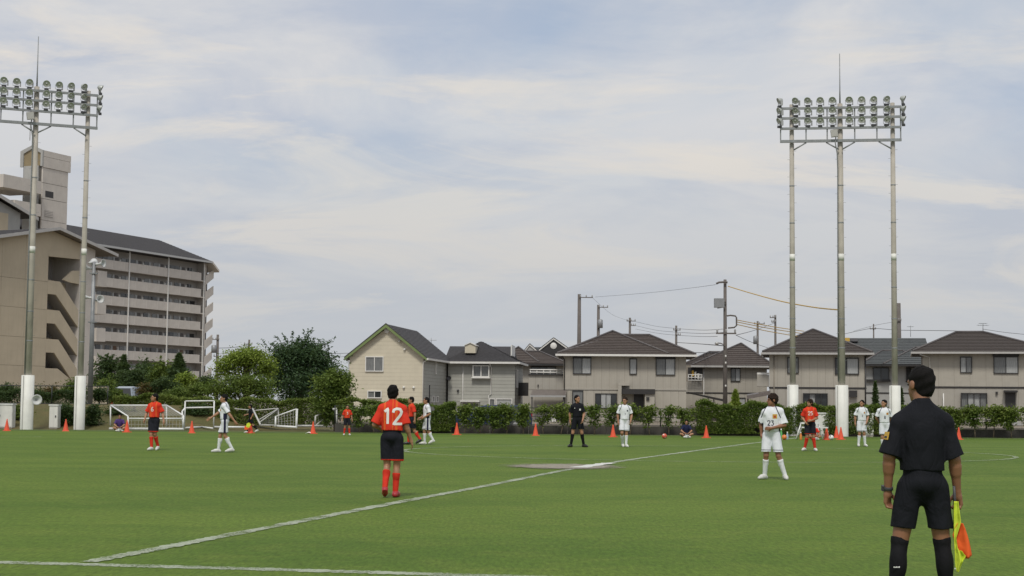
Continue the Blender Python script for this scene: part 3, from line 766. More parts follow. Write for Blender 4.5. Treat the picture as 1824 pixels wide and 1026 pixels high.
# ------------------------------------------------------------------ apartment complex on the left
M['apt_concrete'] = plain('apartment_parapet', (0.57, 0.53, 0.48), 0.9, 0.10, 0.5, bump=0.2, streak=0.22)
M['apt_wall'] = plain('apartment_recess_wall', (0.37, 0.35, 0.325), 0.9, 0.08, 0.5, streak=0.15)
M['apt_core'] = plain('apartment_joint', (0.13, 0.12, 0.11), 0.95, 0.08)
M['apt_tan'] = plain('tan_stair_wall', (0.50, 0.43, 0.315), 0.9, 0.08, 0.4, bump=0.2, streak=0.15)
M['apt_tan_core'] = plain('tan_joint', (0.15, 0.12, 0.09), 0.95, 0.08)
M['apt_ochre'] = plain('ochre_panel', (0.25, 0.20, 0.12), 0.9, 0.08, 0.6)
M['apt_door'] = plain('apartment_door', (0.10, 0.09, 0.085), 0.5, 0.2, 0.3)
M['apt_door_warm'] = plain('apartment_door_warm', (0.16, 0.085, 0.045), 0.5, 0.2, 0.3)
UX, UY = 0.38, 0.925
apt_yaw = math.atan2(UY, UX)                           # facades run away to the right; local -y faces the pitch
def on_line(px, P0):
    """distance along the facade line through P0=(X, D) where the photograph's column px meets it"""
    k = (px - CXP) / FPX
    return (k * P0[1] - P0[0]) / (UX - k * UY)
class Facade:
    def __init__(s, P0): s.P0 = P0
    def t(s, px): return on_line(px, s.P0)
    def z(s, px, py):
        return at(px, py, s.P0[1] + UY * s.t(px)).z
slab = Facade((-57.3, 262.0))
apt = empty('apartment_block', (slab.P0[0], slab.P0[1], 0), apt_yaw)
tag(apt, 'long nine-storey beige apartment block with open walkways and dark roof', 'building', 'apartment buildings at the left')
T = slab.t
tL, tR = T(60), T(364)
z_eave = slab.z(300, 455.5)
FLH = 2.83
# parapet top of the highest walkway, measured at column x = 300
zp0 = slab.z(300, 478)
n_fl = 9
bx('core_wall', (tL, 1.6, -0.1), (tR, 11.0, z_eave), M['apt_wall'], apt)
plen = 3.1
npan = int((tR - tL) / plen)
pme = MB().box((0.012, 0.0, 0), (plen - 0.012, 0.16, 1.28)).mesh('parapet_panel', M['apt_concrete'])
dme = MB().box((0, -0.05, 0), (0.85, -0.002, 2.0)).mesh('flat_door', M['apt_door'])
dmw = MB().box((0, -0.05, 0), (0.85, -0.002, 2.0)).mesh('flat_door', M['apt_door_warm'])
def small_window_mesh(w, h, gm):
    m = MB().box((0, -.07, 0), (w, -.002, h)).mesh('flat_window', M[gm]); return m
wme = [small_window_mesh(1.15, 1.1, 'glass_dark'), small_window_mesh(1.15, 1.1, 'glass_mid'), small_window_mesh(.5, 1.1, 'glass_pale')]
mtr = MB().box((0, -.10, 0), (.45, -.002, .55)).mesh('meter_box', M['trim_white'])
rng = random.Random(3)
for fl in range(n_fl):
    zt = zp0 - fl * FLH
    if zt < 1.3: break
    bx('walkway_slab', (tL, 0.17, zt - 1.45), (tR, 1.598, zt - 1.27), M['apt_concrete'], apt)
    bx('parapet_core', (tL, 0.03, zt - 1.44), (tR, 0.13, zt - .02), M['apt_core'], apt)
    bx('parapet_kerb', (tL, -0.02, zt - 1.47), (tR, 0.165, zt - 1.285), M['apt_concrete'], apt)
    for i in range(npan + 1):
        x = tL + i * plen
        if x + plen > tR + .4: continue
        o = mesh_obj('parapet_panel', pme, apt); o.location = (x, 0, zt - 1.28)
    for i in range(int((tR - tL) / 6.2)):
        x = tL + .3 + i * 6.2
        if x + 5.6 > tR: break
        for dx, me, dz in ((.2, rng.choice(wme[:2]), .95), (1.6, wme[2], .95), (2.3, dmw if rng.random() < .15 else dme, 0), (3.35, mtr, 1.25), (3.95, rng.choice(wme[:2]), .95), (5.2, wme[0] if rng.random() < .5 else wme[2], .95)):
            o = mesh_obj(me.name.split('.')[0], me, apt); o.location = (x + dx, 1.6, zt - 1.27 + dz)
for px in (227, 297, 361):
    x = T(px)
    bx('drain_column', (x - .1, -.16, 0), (x + .1, -.021, z_eave), M['trim_white'], apt)
bx('end_wall', (tR, 0.0, -.1), (tR + .25, 11.0, z_eave), M['apt_concrete'], apt)
# outside stair at the far end: sloping parapets
xs0, xs1 = tR + .255, T(379)
for fl in range(n_fl):
    zt = zp0 - fl * FLH - .2
    if zt < 2: break
    w = MB().prism([(xs0, .0, zt - 1.75), (xs1, .0, zt - .45), (xs1, .0, zt + 1.0), (xs0, .0, zt - .2)], (0, .18, 0)); w.build('stair_parapet', M['apt_concrete'], apt)
    MB().prism([(xs0, .2, zt - 1.8), (xs1, .2, zt - .5), (xs1, .2, zt - .25), (xs0, .2, zt - 1.55)], (0, 2.4, 0)).build('stair_flight', M['apt_wall'], apt)
bx('stair_back_wall', (xs0, .45, 0), (xs1 - 1.3, .6, z_eave - .6), M['apt_core'], apt)  # near-black sheet set forward: paints the shade inside the stair
# roof with hipped end
z_ridge = slab.z(250, 425) + 1.3
rm = MB(); yr = 6.3
xe0, xe1 = T(45), T(367)
roof_planes(rm, [((xe0, -.9, z_eave), (xe1, -.9, z_eave), (xe1 - 5.5, yr, z_ridge), (xe0, yr, z_ridge)),
                 ((xe1, -.9, z_eave), (xe1, 12.5, z_eave), (xe1 - 5.5, yr, z_ridge), (xe1 - 5.5, yr, z_ridge)),
                 ((xe1, 12.5, z_eave), (xe0, 12.5, z_eave), (xe0, yr, z_ridge), (xe1 - 5.5, yr, z_ridge))], 16, .04)
rm.box((xe0, -.85, z_eave - .35), (xe1, 12.4, z_eave - .01))
ro = rm.build('roof', M['shingle'], apt)
bx('gutter', (xe0, -1.05, z_eave - .34), (xe1 + .1, -.853, z_eave - .02), M['alu'], apt)
MB().prism([(xe1 + .12, -1.0, z_eave - .35), (xs1 + .2, -1.0, z_eave - 1.75), (xs1 + .2, -1.0, z_eave - 1.35), (xe1 + .12, -1.0, z_eave + .05)], (0, 5.0, 0)).build('stair_roof', M['apt_concrete'], apt)

# --- lift tower
tw_pl = Facade((-66.0, 232.0))
tower = empty('lift_tower', (tw_pl.P0[0], tw_pl.P0[1], 0), apt_yaw)
tag(tower, 'tall grey lift tower with ochre recess rising behind the apartment roofs', 'building', 'apartment buildings at the left')
T2 = tw_pl.t
a0, a1 = T2(68), T2(117)
zt = tw_pl.z(92, 273)
def zt2(py, px=92): return tw_pl.z(px, py)
bx('shaft_core', (a0 + .1, .1, 0), (a1 - .5, 3.6, zt - .3), M['apt_core'], tower)
lev = [(395, 358), (357.3, 330), (329.3, 303)]
for lo, hi in lev:
    bx('wall_panel', (a0, 0, zt2(lo)), (a1 - .45, .2, zt2(hi)), M['apt_concrete'], tower)
bx('wall_panel', (a0, 0, 0), (a1 - .45, .2, zt2(395.6)), M['apt_concrete'], tower)
bx('wall_panel', (a0, -.1, zt2(302.5)), (a1, .2, zt2(284)), M['apt_concrete'], tower)
bx('wall_panel', (a0, -.1, zt2(283.5)), (a1, .2, zt), M['apt_concrete'], tower)
x0, x1 = T2(73.5), T2(88)
bx('opening', (x0, -.02, zt2(354)), (x1, -.003, zt2(343)), M['trim_dark'], tower)
lv = bx('louvre', (x0, -.04, zt2(389)), (x1, -.003, zt2(377)), M['apt_wall'], tower)
for k in range(4): bx('slat', (x0, -.07, zt2(387.5 - 2.8 * k)), (x1, -.041, zt2(386.2 - 2.8 * k)), M['apt_concrete'], lv)
# near end of the tower (faces down the facade): ochre recess under a small gable frame
wd = 3.7
zb = zt2(318)
zm = zt2(301)
e = MB().prism([(a0 - .3, -.1, zm), (a0 - .3, -.1, zt), (a0 - .3, wd * .5, zt + .8), (a0 - .3, wd + .2, zt), (a0 - .3, wd + .2, zm),
                (a0 - .3, wd - .35, zm), (a0 - .3, wd - .35, zt - .4), (a0 - .3, wd * .5, zt + .3), (a0 - .3, .25, zt - .4), (a0 - .3, .25, zm)], (.29, 0, 0))
e.build('gable_frame', M['pale_wall'], tower)
MB().prism([(a0 - .1, .25, zm + .1), (a0 - .1, .25, zt - .4), (a0 - .1, wd * .5, zt + .3), (a0 - .1, wd - .35, zt - .4), (a0 - .1, wd - .35, zm + .1)], (.08, 0, 0)).build('ochre_panel', M['apt_ochre'], tower)
bx('end_wall', (a0 - .3, .6, 0), (a0 - .01, wd - .5, zm + .1), M['pale_wall'], tower)
for py in (345, 383): bx('opening', (a0 - .33, .8, zt2(py + 6)), (a0 - .303, 2.9, zt2(py)), M['trim_dark'], tower)
pipe('lightning_rod', [(a0 - .8, wd * .5, zt + 1.4), (a0 - .8, wd * .5, zt + 5.5)], .05, M['alu'], tower, 6)
# landing balconies to the left of the tower
for py0, py1, ext in ((353, 331, 5.0), (392, 371, 2.5)):
    bx('landing_balcony', (a0 - 4.5 - ext, -1.0, zt2(py0)), (a0 - 1.4, wd + 1, zt2(py1)), M['apt_concrete'], tower)

# --- stair wing nearer to the pitch
wing = Facade((-46.07, 155.8))
sw = empty('stair_wing', (wing.P0[0], wing.P0[1], 0), apt_yaw)
tag(sw, 'tan gabled stair wing with zigzag open staircase in front of the apartment block', 'building', 'apartment buildings at the left')
T3 = wing.t
def z3(px, py): return wing.z(px, py)
s0, sA, sB, s1 = T3(-90), T3(83), T3(139), T3(166)
zpk, zR = z3(87, 408), z3(160, 441)
pk = T3(87)
def rake(x): return zpk - abs(x - pk) * (zpk - zR) / (T3(160) - pk)
# solid wall left of the stairs, in storey panels
zj = [0] + [z3(40, y) for y in (651, 600, 548, 497)]
MB().prism([(s0, .12, -.1), (sA - .05, .12, -.1), (sA - .05, .12, rake(sA) - .1), (s0, .12, rake(s0) - .1)], (0, 8, 0)).build('core_wall', M['apt_tan_core'], sw)
ncol = 4
cw = (sA - s0) / ncol
for i in range(len(zj) - 1):
    me = MB().box((0.012, 0, 0.012), (cw - 0.012, .118, zj[i + 1] - zj[i] - .012)).mesh('wall_panel', M['apt_tan'])
    for k in range(ncol):
        o = mesh_obj('wall_panel', me, sw); o.location = (s0 + k * cw, 0, zj[i])
for k in range(ncol):
    a, b = s0 + k * cw + .012, s0 + (k + 1) * cw - .012
    MB().prism([(a, 0, zj[-1] + .012), (b, 0, zj[-1] + .012), (b, 0, rake(b) - .12), (a, 0, rake(a) - .12)], (0, .118, 0)).build('wall_panel', M['apt_tan'], sw)
# gable top over the stairs and the pier at its right
ztop = z3(110, 460)
bm_ = MB().prism([(sA - .048, 0, ztop), (sB, 0, z3(139, 462)), (sB, 0, rake(sB) - .12), (pk, 0, rake(pk) - .12), (sA - .048, 0, rake(sA) - .12)], (0, .3, 0)); bm_.build('gable_wall', M['apt_tan'], sw)
MB().prism([(sB, -.02, -.1), (s1, -.02, -.1), (s1, -.02, rake(s1) - .1), (sB, -.02, rake(sB) - .1)], (0, 8, 0)).build('pier', M['apt_concrete'], sw)
bx('stair_back_wall', (sA - .05, 3.4, 0), (sB, 3.6, rake(sB) - .5), M['apt_wall'], sw)
bx('stair_side_wall', (sA - .048, .32, 0), (sA + .15, 3.39, ztop), M['apt_tan'], sw)
# sloping parapets: flat landing at the left, flight falling to the right
for (yl, yl2, yr_, yr2) in ((500, 524, 553, 583), (552, 576, 605, 634), (604, 628, 657, 690), (656, 690, 700, 720)):
    xm = T3(98)
    zA, zA2 = z3(90, yl), z3(90, yl2)
    zB, zB2 = z3(138, yr_), z3(138, yr2)
    if yl == 656: zB, zB2 = z3(125, 684), 0.0; zA2 = 0.0
    MB().prism([(sA, .0, zA2), (xm, .0, zA2), (sB, .0, zB2), (sB, .0, zB), (xm + .6, .0, zA), (sA, .0, zA)], (0, .2, 0)).build('stair_parapet', M['apt_tan'], sw)
    MB().prism([(sA, .21, zA2 + .1), (xm, .21, zA2 + .1), (sB, .21, zB2 + .1), (sB, .21, zB2 + .4), (xm, .21, zA2 + .4), (sA, .21, zA2 + .4)], (0, 1.4, 0)).build('stair_flight', M['apt_wall'], sw)
    MB().prism([(sA, 1.7, zA2 + .3), (sB, 1.7, zB - 1.0 + 2.6), (sB, 1.7, zB + 2.8), (sA, 1.7, zA2 + 1.8)], (0, .2, 0)).build('stair_inner_parapet', M['apt_tan'], sw)
MB().prism([(T3(122), .0, z3(122, 503)), (sB, .0, z3(139, 506)), (sB, .0, z3(139, 482)), (T3(126), .0, z3(124, 482)), (T3(110), .0, z3(108, 498))], (0, .2, 0)).build('stair_parapet', M['apt_tan'], sw)
for yb0, yb1 in ((510, 482), (559, 536), (608, 584), (660, 634)):
    bx('landing_box', (T3(168), -.3, z3(170, yb0)), (T3(184), 1.5, z3(170, yb1)), M['apt_concrete'], sw)
# roof
rl = MB(); e0 = T3(-120); e1 = T3(193)
roof_planes(rl, [((e1, -1.0, rake(e1) + .1), (e1, 24, rake(e1) + .1), (pk, 24, zpk + .1), (pk, -1.0, zpk + .1)),
                 ((e0, -1.0, rake(e0) + .1), (e0, 24, rake(e0) + .1), (pk, 24, zpk + .1), (pk, -1.0, zpk + .1))], 14, .04)
rl.build('roof', M['shingle'], sw)
for e in (e0, e1):
    MB().prism([(e, -1.06, rake(e) + .18), (pk, -1.06, zpk + .18), (pk, -1.06, zpk - .12), (e, -1.06, rake(e) - .12)], (0, .1, 0)).build('bargeboard', M['gutter'], sw)
    MB().prism([(e, -.95, rake(e) + .04), (pk, -.95, zpk + .04), (pk, -.95, zpk - .06), (e, -.95, rake(e) - .06)], (0, 12, 0)).build('soffit', M['soffit'], sw)

# --- second gable further back at the left edge
g2 = Facade((-60.0, 190.0))
sg = empty('gabled_wing', (g2.P0[0], g2.P0[1], 0), apt_yaw)
tag(sg, 'pale gabled wing at the left edge between lift tower and tan stair wing', 'building', 'apartment buildings at the left')
T4 = g2.t
q0, q1 = T4(-80), T4(30)
zq = lambda x: g2.z(0, 358) - (x - T4(0)) * (g2.z(0, 358) - g2.z(51, 388)) / (T4(51) - T4(0))
MB().prism([(q0, 0, 0), (q1, 0, 0), (q1, 0, zq(q1) - .3), (q0, 0, zq(q0) - .3)], (0, 10, 0)).build('wall', M['pale_wall'], sg)
bx('ochre_panel', (T4(-60), -.05, 4), (T4(8), -.003, g2.z(5, 380)), M['apt_tan'], sg)
rl = MB(); roof_planes(rl, [((T4(53), -.8, zq(T4(53))), (T4(53), 14, zq(T4(53))), (q0, 14, zq(q0)), (q0, -.8, zq(q0)))], 12, .04); rl.build('roof', M['shingle'], sg)
MB().prism([(T4(53), -.86, zq(T4(53)) + .1), (q0, -.86, zq(q0) + .1), (q0, -.86, zq(q0) - .3), (T4(53), -.86, zq(T4(53)) - .3)], (0, .1, 0)).build('bargeboard', M['gutter'], sg)
bx('upper_balcony', (T4(-70), -.6, g2.z(10, 352)), (T4(30), 6, g2.z(10, 331)), M['apt_concrete'], sg).location = (6.0, 14.0, 2.5)
# ------------------------------------------------------------------ floodlight towers
def lamp_meshes():
    prof_out = [(0.03, -0.20), (0.07, -0.19), (0.115, -0.13), (0.165, -0.03), (0.185, 0.03), (0.185, 0.045), (0.172, 0.045)]
    bowl = MB().lathe(prof_out, 18).mesh('bowl', M['lamp_shell'])
    inner = MB().lathe([(0.172, 0.036), (0.14, 0.022), (0.085, 0.012), (0.05, 0.014), (0.045, 0.034), (0.0, 0.040)], 18).mesh('reflector', M['lamp_glass'])
    return bowl, inner
BOWL, REFL = lamp_meshes()
YOKE = MB().tube([(-.19, 0, 0.0), (-.19, 0, -.22), (.19, 0, -.22), (.19, 0, 0.0)], .014, 5).mesh('yoke', M['galv'])
FOOT = MB().box((-.11, -.08, -.34), (.11, .08, -.235)).mesh('mount', M['dark_steel'])
GEAR = MB().box((.15, .0, -.24), (.21, .12, .02)).mesh('gear_case', M['alu'])
def floodlight_tower(label, loc, rz, dz, pole_xs, base_top, seed, bottom_pole):
    o = empty('floodlight_tower', loc, rz); tag(o, label, 'floodlight', 'floodlight towers beside the pitch')
    rg = random.Random(seed)
    for i, px in enumerate(pole_xs):
        top = 15.85 + dz
        r0 = 0.18 if i == bottom_pole else 0.15
        p = MB().tube([(px, 0, 0), (px, 0, top)], [r0, r0 * .68], 14).build('pole', M['pole_concrete'], o)
        if i == bottom_pole: r_ = .30
        else: r_ = .26
        MB().lathe([(r_, 0), (r_, base_top), (r_ - .03, base_top + .01), (.10, base_top + .012)], 18, Matrix.Translation((px, 0, 0))).build('base_sleeve', M['white_paint'], p)
        bx('sleeve_seam', (px - r_ * .72 - .02, -r_ * .72 - .012, .02), (px - r_ * .72 + .012, -r_ * .72 + .02, base_top - .02), M['gutter'], p)
        MB().lathe([(.0, 8.38), (r0 * .865, 8.38), (r0 * .86, 8.70), (0, 8.70)], 14, Matrix.Translation((px, 0, 0))).build('white_band', M['white_paint'], p)
        st = MB()
        for k in range(26):
            zz_ = 3.2 + k * .42; s = 1 if k % 2 else -1
            st.tube([(px + s * r0 * .7, -.02, zz_), (px + s * (r0 + .07), -.02, zz_)], .008, 4)
        st.build('step_bolt', M['galv'], p)
        for zz_ in (4.2, 5.6, 7.1, 10.2, 12.0):
            MB().lathe([(r0 * (1 - .32 * zz_ / top) + .004, zz_ - .03), (r0 * (1 - .32 * zz_ / top) + .012, zz_), (r0 * (1 - .32 * zz_ / top) + .004, zz_ + .03)], 14, Matrix.Translation((px, 0, 0))).build('clamp', M['galv'], p)
    xe = 2.86
    zb = {n: z + dz for n, z in (('a', 15.62), ('b', 15.14), ('c', 14.64), ('d', 14.02))}
    for n, z in zb.items():
        y = -.22
        h_ = .055 if n != 'd' else .065
        bx('cross_beam', (-xe, y - .05, z - h_), (xe, y + .05, z + h_), M['galv'], o)
    for x in (-2.83, -1.62, -.62, .68, 1.72, 2.83):
        bx('upright', (x - .03, -.165, zb['d'] + .066), (x + .03, -.115, zb['a'] + .0), M['galv'], o)
    for px in pole_xs:
        for s in (-1, 1):
            if (px < -2 and s < 0) or (px > 2 and s > 0): continue
            MB().tube([(px + s * .08, -.22, zb['d'] - .42), (px + s * .68, -.22, zb['d'] - .07)], .035, 6).build('brace', M['galv'], o)
    xs = [-2.88, -2.11, -1.53, -.95, -.37, .42, 1.0, 1.56, 2.17, 2.96]
    for n in 'abc':
        for x in xs:
            L = empty('lamp', (x, -.22, zb[n] + .36), 0); L.parent = o; L.scale = (.92, .92, .92)
            aim = 55 * (x / 2.9) ** 3 * abs(1) + 14 * x / 2.9 + rg.uniform(-7, 7)
            L.rotation_euler = (0, 0, R(aim))
            tilt = Matrix.Rotation(R(90 - 22 - rg.uniform(-6, 6)) + 0, 4, 'X')
            for nm, me in (('bowl', BOWL), ('reflector', REFL)):
                c = mesh_obj(nm, me, L); c.rotation_euler = tilt.to_euler(); c.location = (0, -.02, .02)
                c.rotation_euler = (R(90 + 24 + rg.uniform(-4, 4)), 0, 0)
            for nm, me in (('yoke', YOKE), ('mount', FOOT), ('gear_case', GEAR)): mesh_obj(nm, me, L)
    pipe('lightning_rod', [(pole_xs[1], 0, 15.8 + dz), (pole_xs[1], 0, 16.6 + dz), (pole_xs[1], 0, 18.3 + dz)], [.04, .028, .018], M['galv'], o, 6)
    jb = bx('junction_box', (-.16, -.11, -.17), (.16, .11, .17), M['gutter'], o); jb.rotation_euler = (0, R(-8), 0); jb.location = (-.30, -.34, 14.36 + dz)
    MB().tube([(-.22, -.3, 14.18 + dz), (-.25, -.3, 13.9 + dz), (-.16, -.25, 13.4 + dz), (-.13, -.1, 12.6 + dz), (-.15, -.1, 9.0), (-.17, -.1, 2.6)], .028, 6).build('conduit', M['galv'], o)
    return o
pR = ground(1500, 777.5)
floodlight_tower('tall three-pole floodlight tower at the right, in front of the beige house', (pR.x, pR.y, 0), R(-8), 0.12,
                 [at(1415, 775, pR.y).x - pR.x - .03, 0, at(1591.5, 775, pR.y).x - pR.x + .03], 2.42, 1, 1)
pL = at(47, 765, 74.6)
floodlight_tower('tall floodlight tower at the left edge, in front of the tan stair wing', (pL.x, 74.6, 0), R(23), 0.55, [-2.42, 0, 2.42], 2.56, 2, 1)

# white horn speaker on the left tower's pole, speaker mast
M['horn'] = plain('horn_paint', (0.55, 0.56, 0.56), .45, .06, 4)
def horn(parent, loc, rz, tilt=0, s=1.0):
    m = Matrix.Translation(loc) @ Matrix.Rotation(rz, 4, 'Z') @ Matrix.Rotation(R(90) + tilt, 4, 'X') @ Matrix.Scale(s, 4)
    return MB().lathe([(0, -.25), (.06, -.25), (.07, -.14), (.05, -.08), (.06, 0), (.10, .12), (.17, .2), (.215, .24), (.215, .25), (.16, .21), (.08, .12), (.03, .02), (0, .0)], 16, m).build('horn', M['horn'], parent)
q = at(64, 712, 74.2)
hs = empty('loudspeaker', (q.x, 74.2, q.z)); tag(hs, 'grey horn loudspeaker clamped to the white base of the left floodlight pole', 'loudspeaker')
horn(hs, (0, 0, 0), R(25), 0, 1.15); MB().tube([(0, .2, 0), (-.25, .35, 0)], .03, 6).build('bracket', M['galv'], hs)
q = at(160.5, 713, 83)
ms = empty('speaker_mast', (q.x, 83, .9)); tag(ms, 'slim grey mast with horn loudspeakers in front of the apartment block', 'mast')
zt_ = at(168, 466, 83).z - .9; xo = at(168, 466, 83).x - q.x
MB().tube([(0, 0, 0), (0, 0, zt_)], [.14, .085], 12).build('pole', M['galv'], ms)
for dx, py, rz in ((.32, 470, R(70)), (-.2, 478, R(-60)), (-.1, 468, R(170)), (.3, 534, R(40)), (-.25, 530, R(-80))):
    zz_ = at(165, py, 83).z - .9
    horn(ms, (dx, -.05, zz_), rz, R(-6), 1.05)
    MB().tube([(0, 0, zz_), (dx, 0, zz_)], .025, 5).build('bracket', M['galv'], ms)
for py in (488, 575): bx('clamp', (-.2, -.12, at(165, py, 83).z - .9), (.2, .12, at(165, py - 2, 83).z - .9), M['galv'], ms)

# white electrical cabinets
def cabinet(px0, px1, pyt, pyb, D, label, doors=1):
    p0 = at(px0, pyb, D); p1 = at(px1, pyt, D); w, hgt = p1.x - p0.x, p1.z
    o = empty('electrical_cabinet', (p0.x, D, 0)); tag(o, label, 'cabinet', 'white cabinets by the floodlights')
    bx('case', (0, 0, 0.06), (w, .5, hgt - .06), M['white_paint'], o)
    bx('plinth', (.02, .02, -.01), (w - .02, .48, .058), M['pole_concrete'], o)
    bx('lid', (-.03, -.05, hgt - .058), (w + .03, .55, hgt), M['white_steel'], o)
    for i in range(doors):
        a, b = w * i / doors + .02, w * (i + 1) / doors - .02
        d = bx('door', (a, -.022, .1), (b, -.002, hgt - .1), M['white_paint'], o)
        bx('handle', (b - .1 if i == 0 else a + .05, -.05, hgt * .48), (b - .05 if i == 0 else a + .1, -.023, hgt * .56), M['dark_steel'], d)
cabinet(-30, 22.5, 719, 765, 76, 'white double-door cabinet at the left edge beside the floodlight pole', 2)
cabinet(87, 103.5, 720.5, 766, 76, 'narrow white cabinet between the two left floodlight poles')
cabinet(1442, 1476.5, 735, 777, 75, 'white cabinet behind the red player numbered 25')
cabinet(1536, 1556, 736, 777, 75, 'white cabinet behind the two white-shirted players at the right')

# ------------------------------------------------------------------ cones
CONE_B = MB().lathe([(.125, .03), (.12, .05), (.026, .50), (.024, .54), (.0, .542)], 16).mesh('cone_body', M['cone'])
CONE_F = MB().hexa([(-.155, -.155, 0), (.155, -.155, 0), (.155, .155, 0), (-.155, .155, 0)], [(-.145, -.145, .03), (.145, -.145, .03), (.145, .145, .03), (-.145, .145, .03)]).mesh('cone_foot', M['cone_base'])
for px, py, lab in ((12, 767.5, 'orange cone in front of the white cabinet at the left edge'),
                    (117, 768, 'orange cone between the two left floodlight poles'),
                    (226, 770, 'orange cone beside the child in purple sitting on the grass'),
                    (341.5, 771.5, 'orange cone between red player number 6 and the white player with arm stretched out'),
                    (446, 771.5, 'orange cone behind the far linesman running with a flag'),
                    (557.5, 772.5, 'orange cone in front of the small stored goals and the round tree'),
                    (813.5, 774.5, 'orange cone in front of the parked dark blue car'),
                    (954, 776, 'orange cone below the air conditioner, left of the black-clad referee'),
                    (1092, 778.5, 'orange cone just left of the white player facing the camera'),
                    (1258, 780, 'orange cone beside the child in navy sitting by the hedge'),
                    (1472.5, 783.5, 'orange cone just right of red player number 25'),
                    (1490, 780, 'orange cone close against the middle white floodlight base'),
                    (1498, 783, 'orange cone in front of the middle white floodlight base'),
                    (1708, 783, 'orange cone half hidden behind the shoulder of the near linesman')):
    g = ground(px, py)
    o = empty('traffic_cone', (g.x, g.y, 0.0), px * .7); tag(o, lab, 'cone', 'orange cones along the far side of the pitch')
    mesh_obj('cone_body', CONE_B, o); mesh_obj('cone_foot', CONE_F, o)

# ------------------------------------------------------------------ goals stored against the bank
def goal(label, bars, nets, cat='goal', r=.035):
    """bars: ((px, py, D), (px, py, D), name[, radius]); nets: four such corners"""
    pts = [at(*b[0]) for b in bars] + [at(*b[1]) for b in bars]
    c = sum(pts, Vector()) / len(pts); c.z = 0
    o = empty('soccer_goal', c); tag(o, label, cat, 'goals stored along the far side')
    for b in bars:
        p, q = at(*b[0]) - c, at(*b[1]) - c
        rr = b[3] if len(b) > 3 else r
        MB().tube([p, q], rr, 8).build(b[2], M['white_steel' if 'large' in label or 'upright' in label or 'base bar' in label else 'goal_bar'], o)
    for nq in nets:
        a, b, cc_, d = (at(*k) - c for k in nq)
        m = MB(); n1 = max(3, int((b - a).length / .16)); n2 = max(3, int((d - a).length / .16))
        for i in range(n1 + 1):
            t_ = i / n1; m.tube([a.lerp(b, t_), d.lerp(cc_, t_)], .0055, 3, False)
        for i in range(n2 + 1):
            t_ = i / n2; m.tube([a.lerp(d, t_), b.lerp(cc_, t_)], .0055, 3, False)
        m.build('net', M['net_cord'], o)
f, n_ = 77.0, 74.6
goal('large white goal frame with net behind red player number 6',
     [((197, 722, f), (297, 722, f), 'crossbar'), ((197, 722, f), (196.5, 762, f), 'post'), ((296.5, 722, f), (297, 763, f), 'post'),
      ((197, 722, f), (228, 741.5, n_), 'stay'), ((297, 722, f), (327, 740.5, n_), 'stay'), ((228, 741.5, n_), (228.5, 763.5, n_), 'back_post'),
      ((327, 740.5, n_), (326, 763.5, n_), 'back_post'), ((230, 745.5, n_), (326, 745.5, n_), 'back_bar', .035), ((195, 763.6, n_ + .6), (327, 764.3, n_ - .3), 'ground_bar', .06)],
     [((197, 722, f), (297, 722, f), (327, 741, n_), (228, 741.5, n_)), ((228, 741.5, n_), (327, 741, n_), (326, 763, n_), (228, 763, n_))])
f, n_ = 79.0, 76.0
goal('upright white goal frame with two crossbars beside the large goal',
     [((330.5, 714.5, n_), (381.5, 714, n_), 'crossbar'), ((330, 726.5, n_ + 1.4), (380, 725.5, n_ + 1.4), 'back_bar', .04), ((330, 714.5, n_), (328, 763, n_), 'post'),
      ((381.5, 714, n_), (380.5, 763, n_), 'post'), ((324.5, 733, n_ - .5), (326, 763, n_ - .5), 'back_post', .04), ((330, 726, n_ + .5), (324.5, 733, n_ - .5), 'stay', .04),
      ((330, 762, n_), (360, 760.5, n_ + 1), 'ground_bar', .04), ((360, 760.5, n_ + 1), (380, 763, n_), 'ground_bar', .04), ((381, 760.5, 77), (440, 761, 77), 'ground_bar', .05)], [])
goal('white goal with slanting side stays behind the far linesman',
     [((418, 728, 79), (456, 731.5, 79), 'crossbar', .025), ((456, 731, 79), (495.5, 727.5, 79), 'crossbar', .032), ((495.5, 727.5, 79), (496.5, 758, 79), 'post'),
      ((495, 728, 79), (462, 747, 77), 'stay', .022), ((496, 728, 79), (463, 752, 77), 'stay', .028), ((450, 728, 78), (464, 757, 76), 'back_post', .045), ((462, 757, 77), (489, 757.5, 77), 'ground_bar')],
     [((495, 728, 79), (496, 757, 79), (463, 757, 77), (462, 747, 77))])
goal('small goal with white base bar seen from its side',
     [((528.8, 729, 75.6), (528, 761, 75.3), 'post', .055), ((527, 729, 75.6), (491, 742, 75.8), 'stay'), ((491, 742, 75.8), (490.5, 760, 75.6), 'back_post', .04),
      ((489.5, 758.8, 75.8), (528.5, 761, 75.2), 'ground_bar', .055), ((528, 729, 75.6), (531, 730, 77), 'crossbar')],
     [((528, 729, 75.5), (528, 761, 75.3), (491, 759, 75.7), (491, 742, 75.8))])
goal('small goal partly hidden by the trunk of the round tree',
     [((562, 741.5, 77), (575, 736, 77.5), 'stay', .04), ((562, 741, 77), (561, 757, 77), 'back_post', .04), ((530, 758.5, 77), (576, 758.5, 77), 'ground_bar', .05), ((563, 757, 77), (577, 746, 77.5), 'stay', .03)],
     [((562, 741, 77), (575, 736, 77.5), (577, 746, 77.5), (563, 757, 77))])
goal('slim white goal post with short crossbar beside red player number 3',
     [((592.5, 729, 76), (600, 728.5, 76), 'crossbar', .06), ((599.5, 729, 76), (600, 760, 76), 'post', .04)], [])
goal('white goal behind red player number 12',
     [((627, 727, 77), (690, 728.5, 77), 'crossbar', .045), ((627.5, 727, 77), (628, 759, 77), 'post', .035), ((690, 728.5, 77), (690, 760, 77), 'post', .035), ((642, 760.5, 76), (676, 760, 76), 'ground_bar', .06)],
     [((628, 728, 77), (690, 729, 77), (690, 758, 77), (628, 758, 77))])

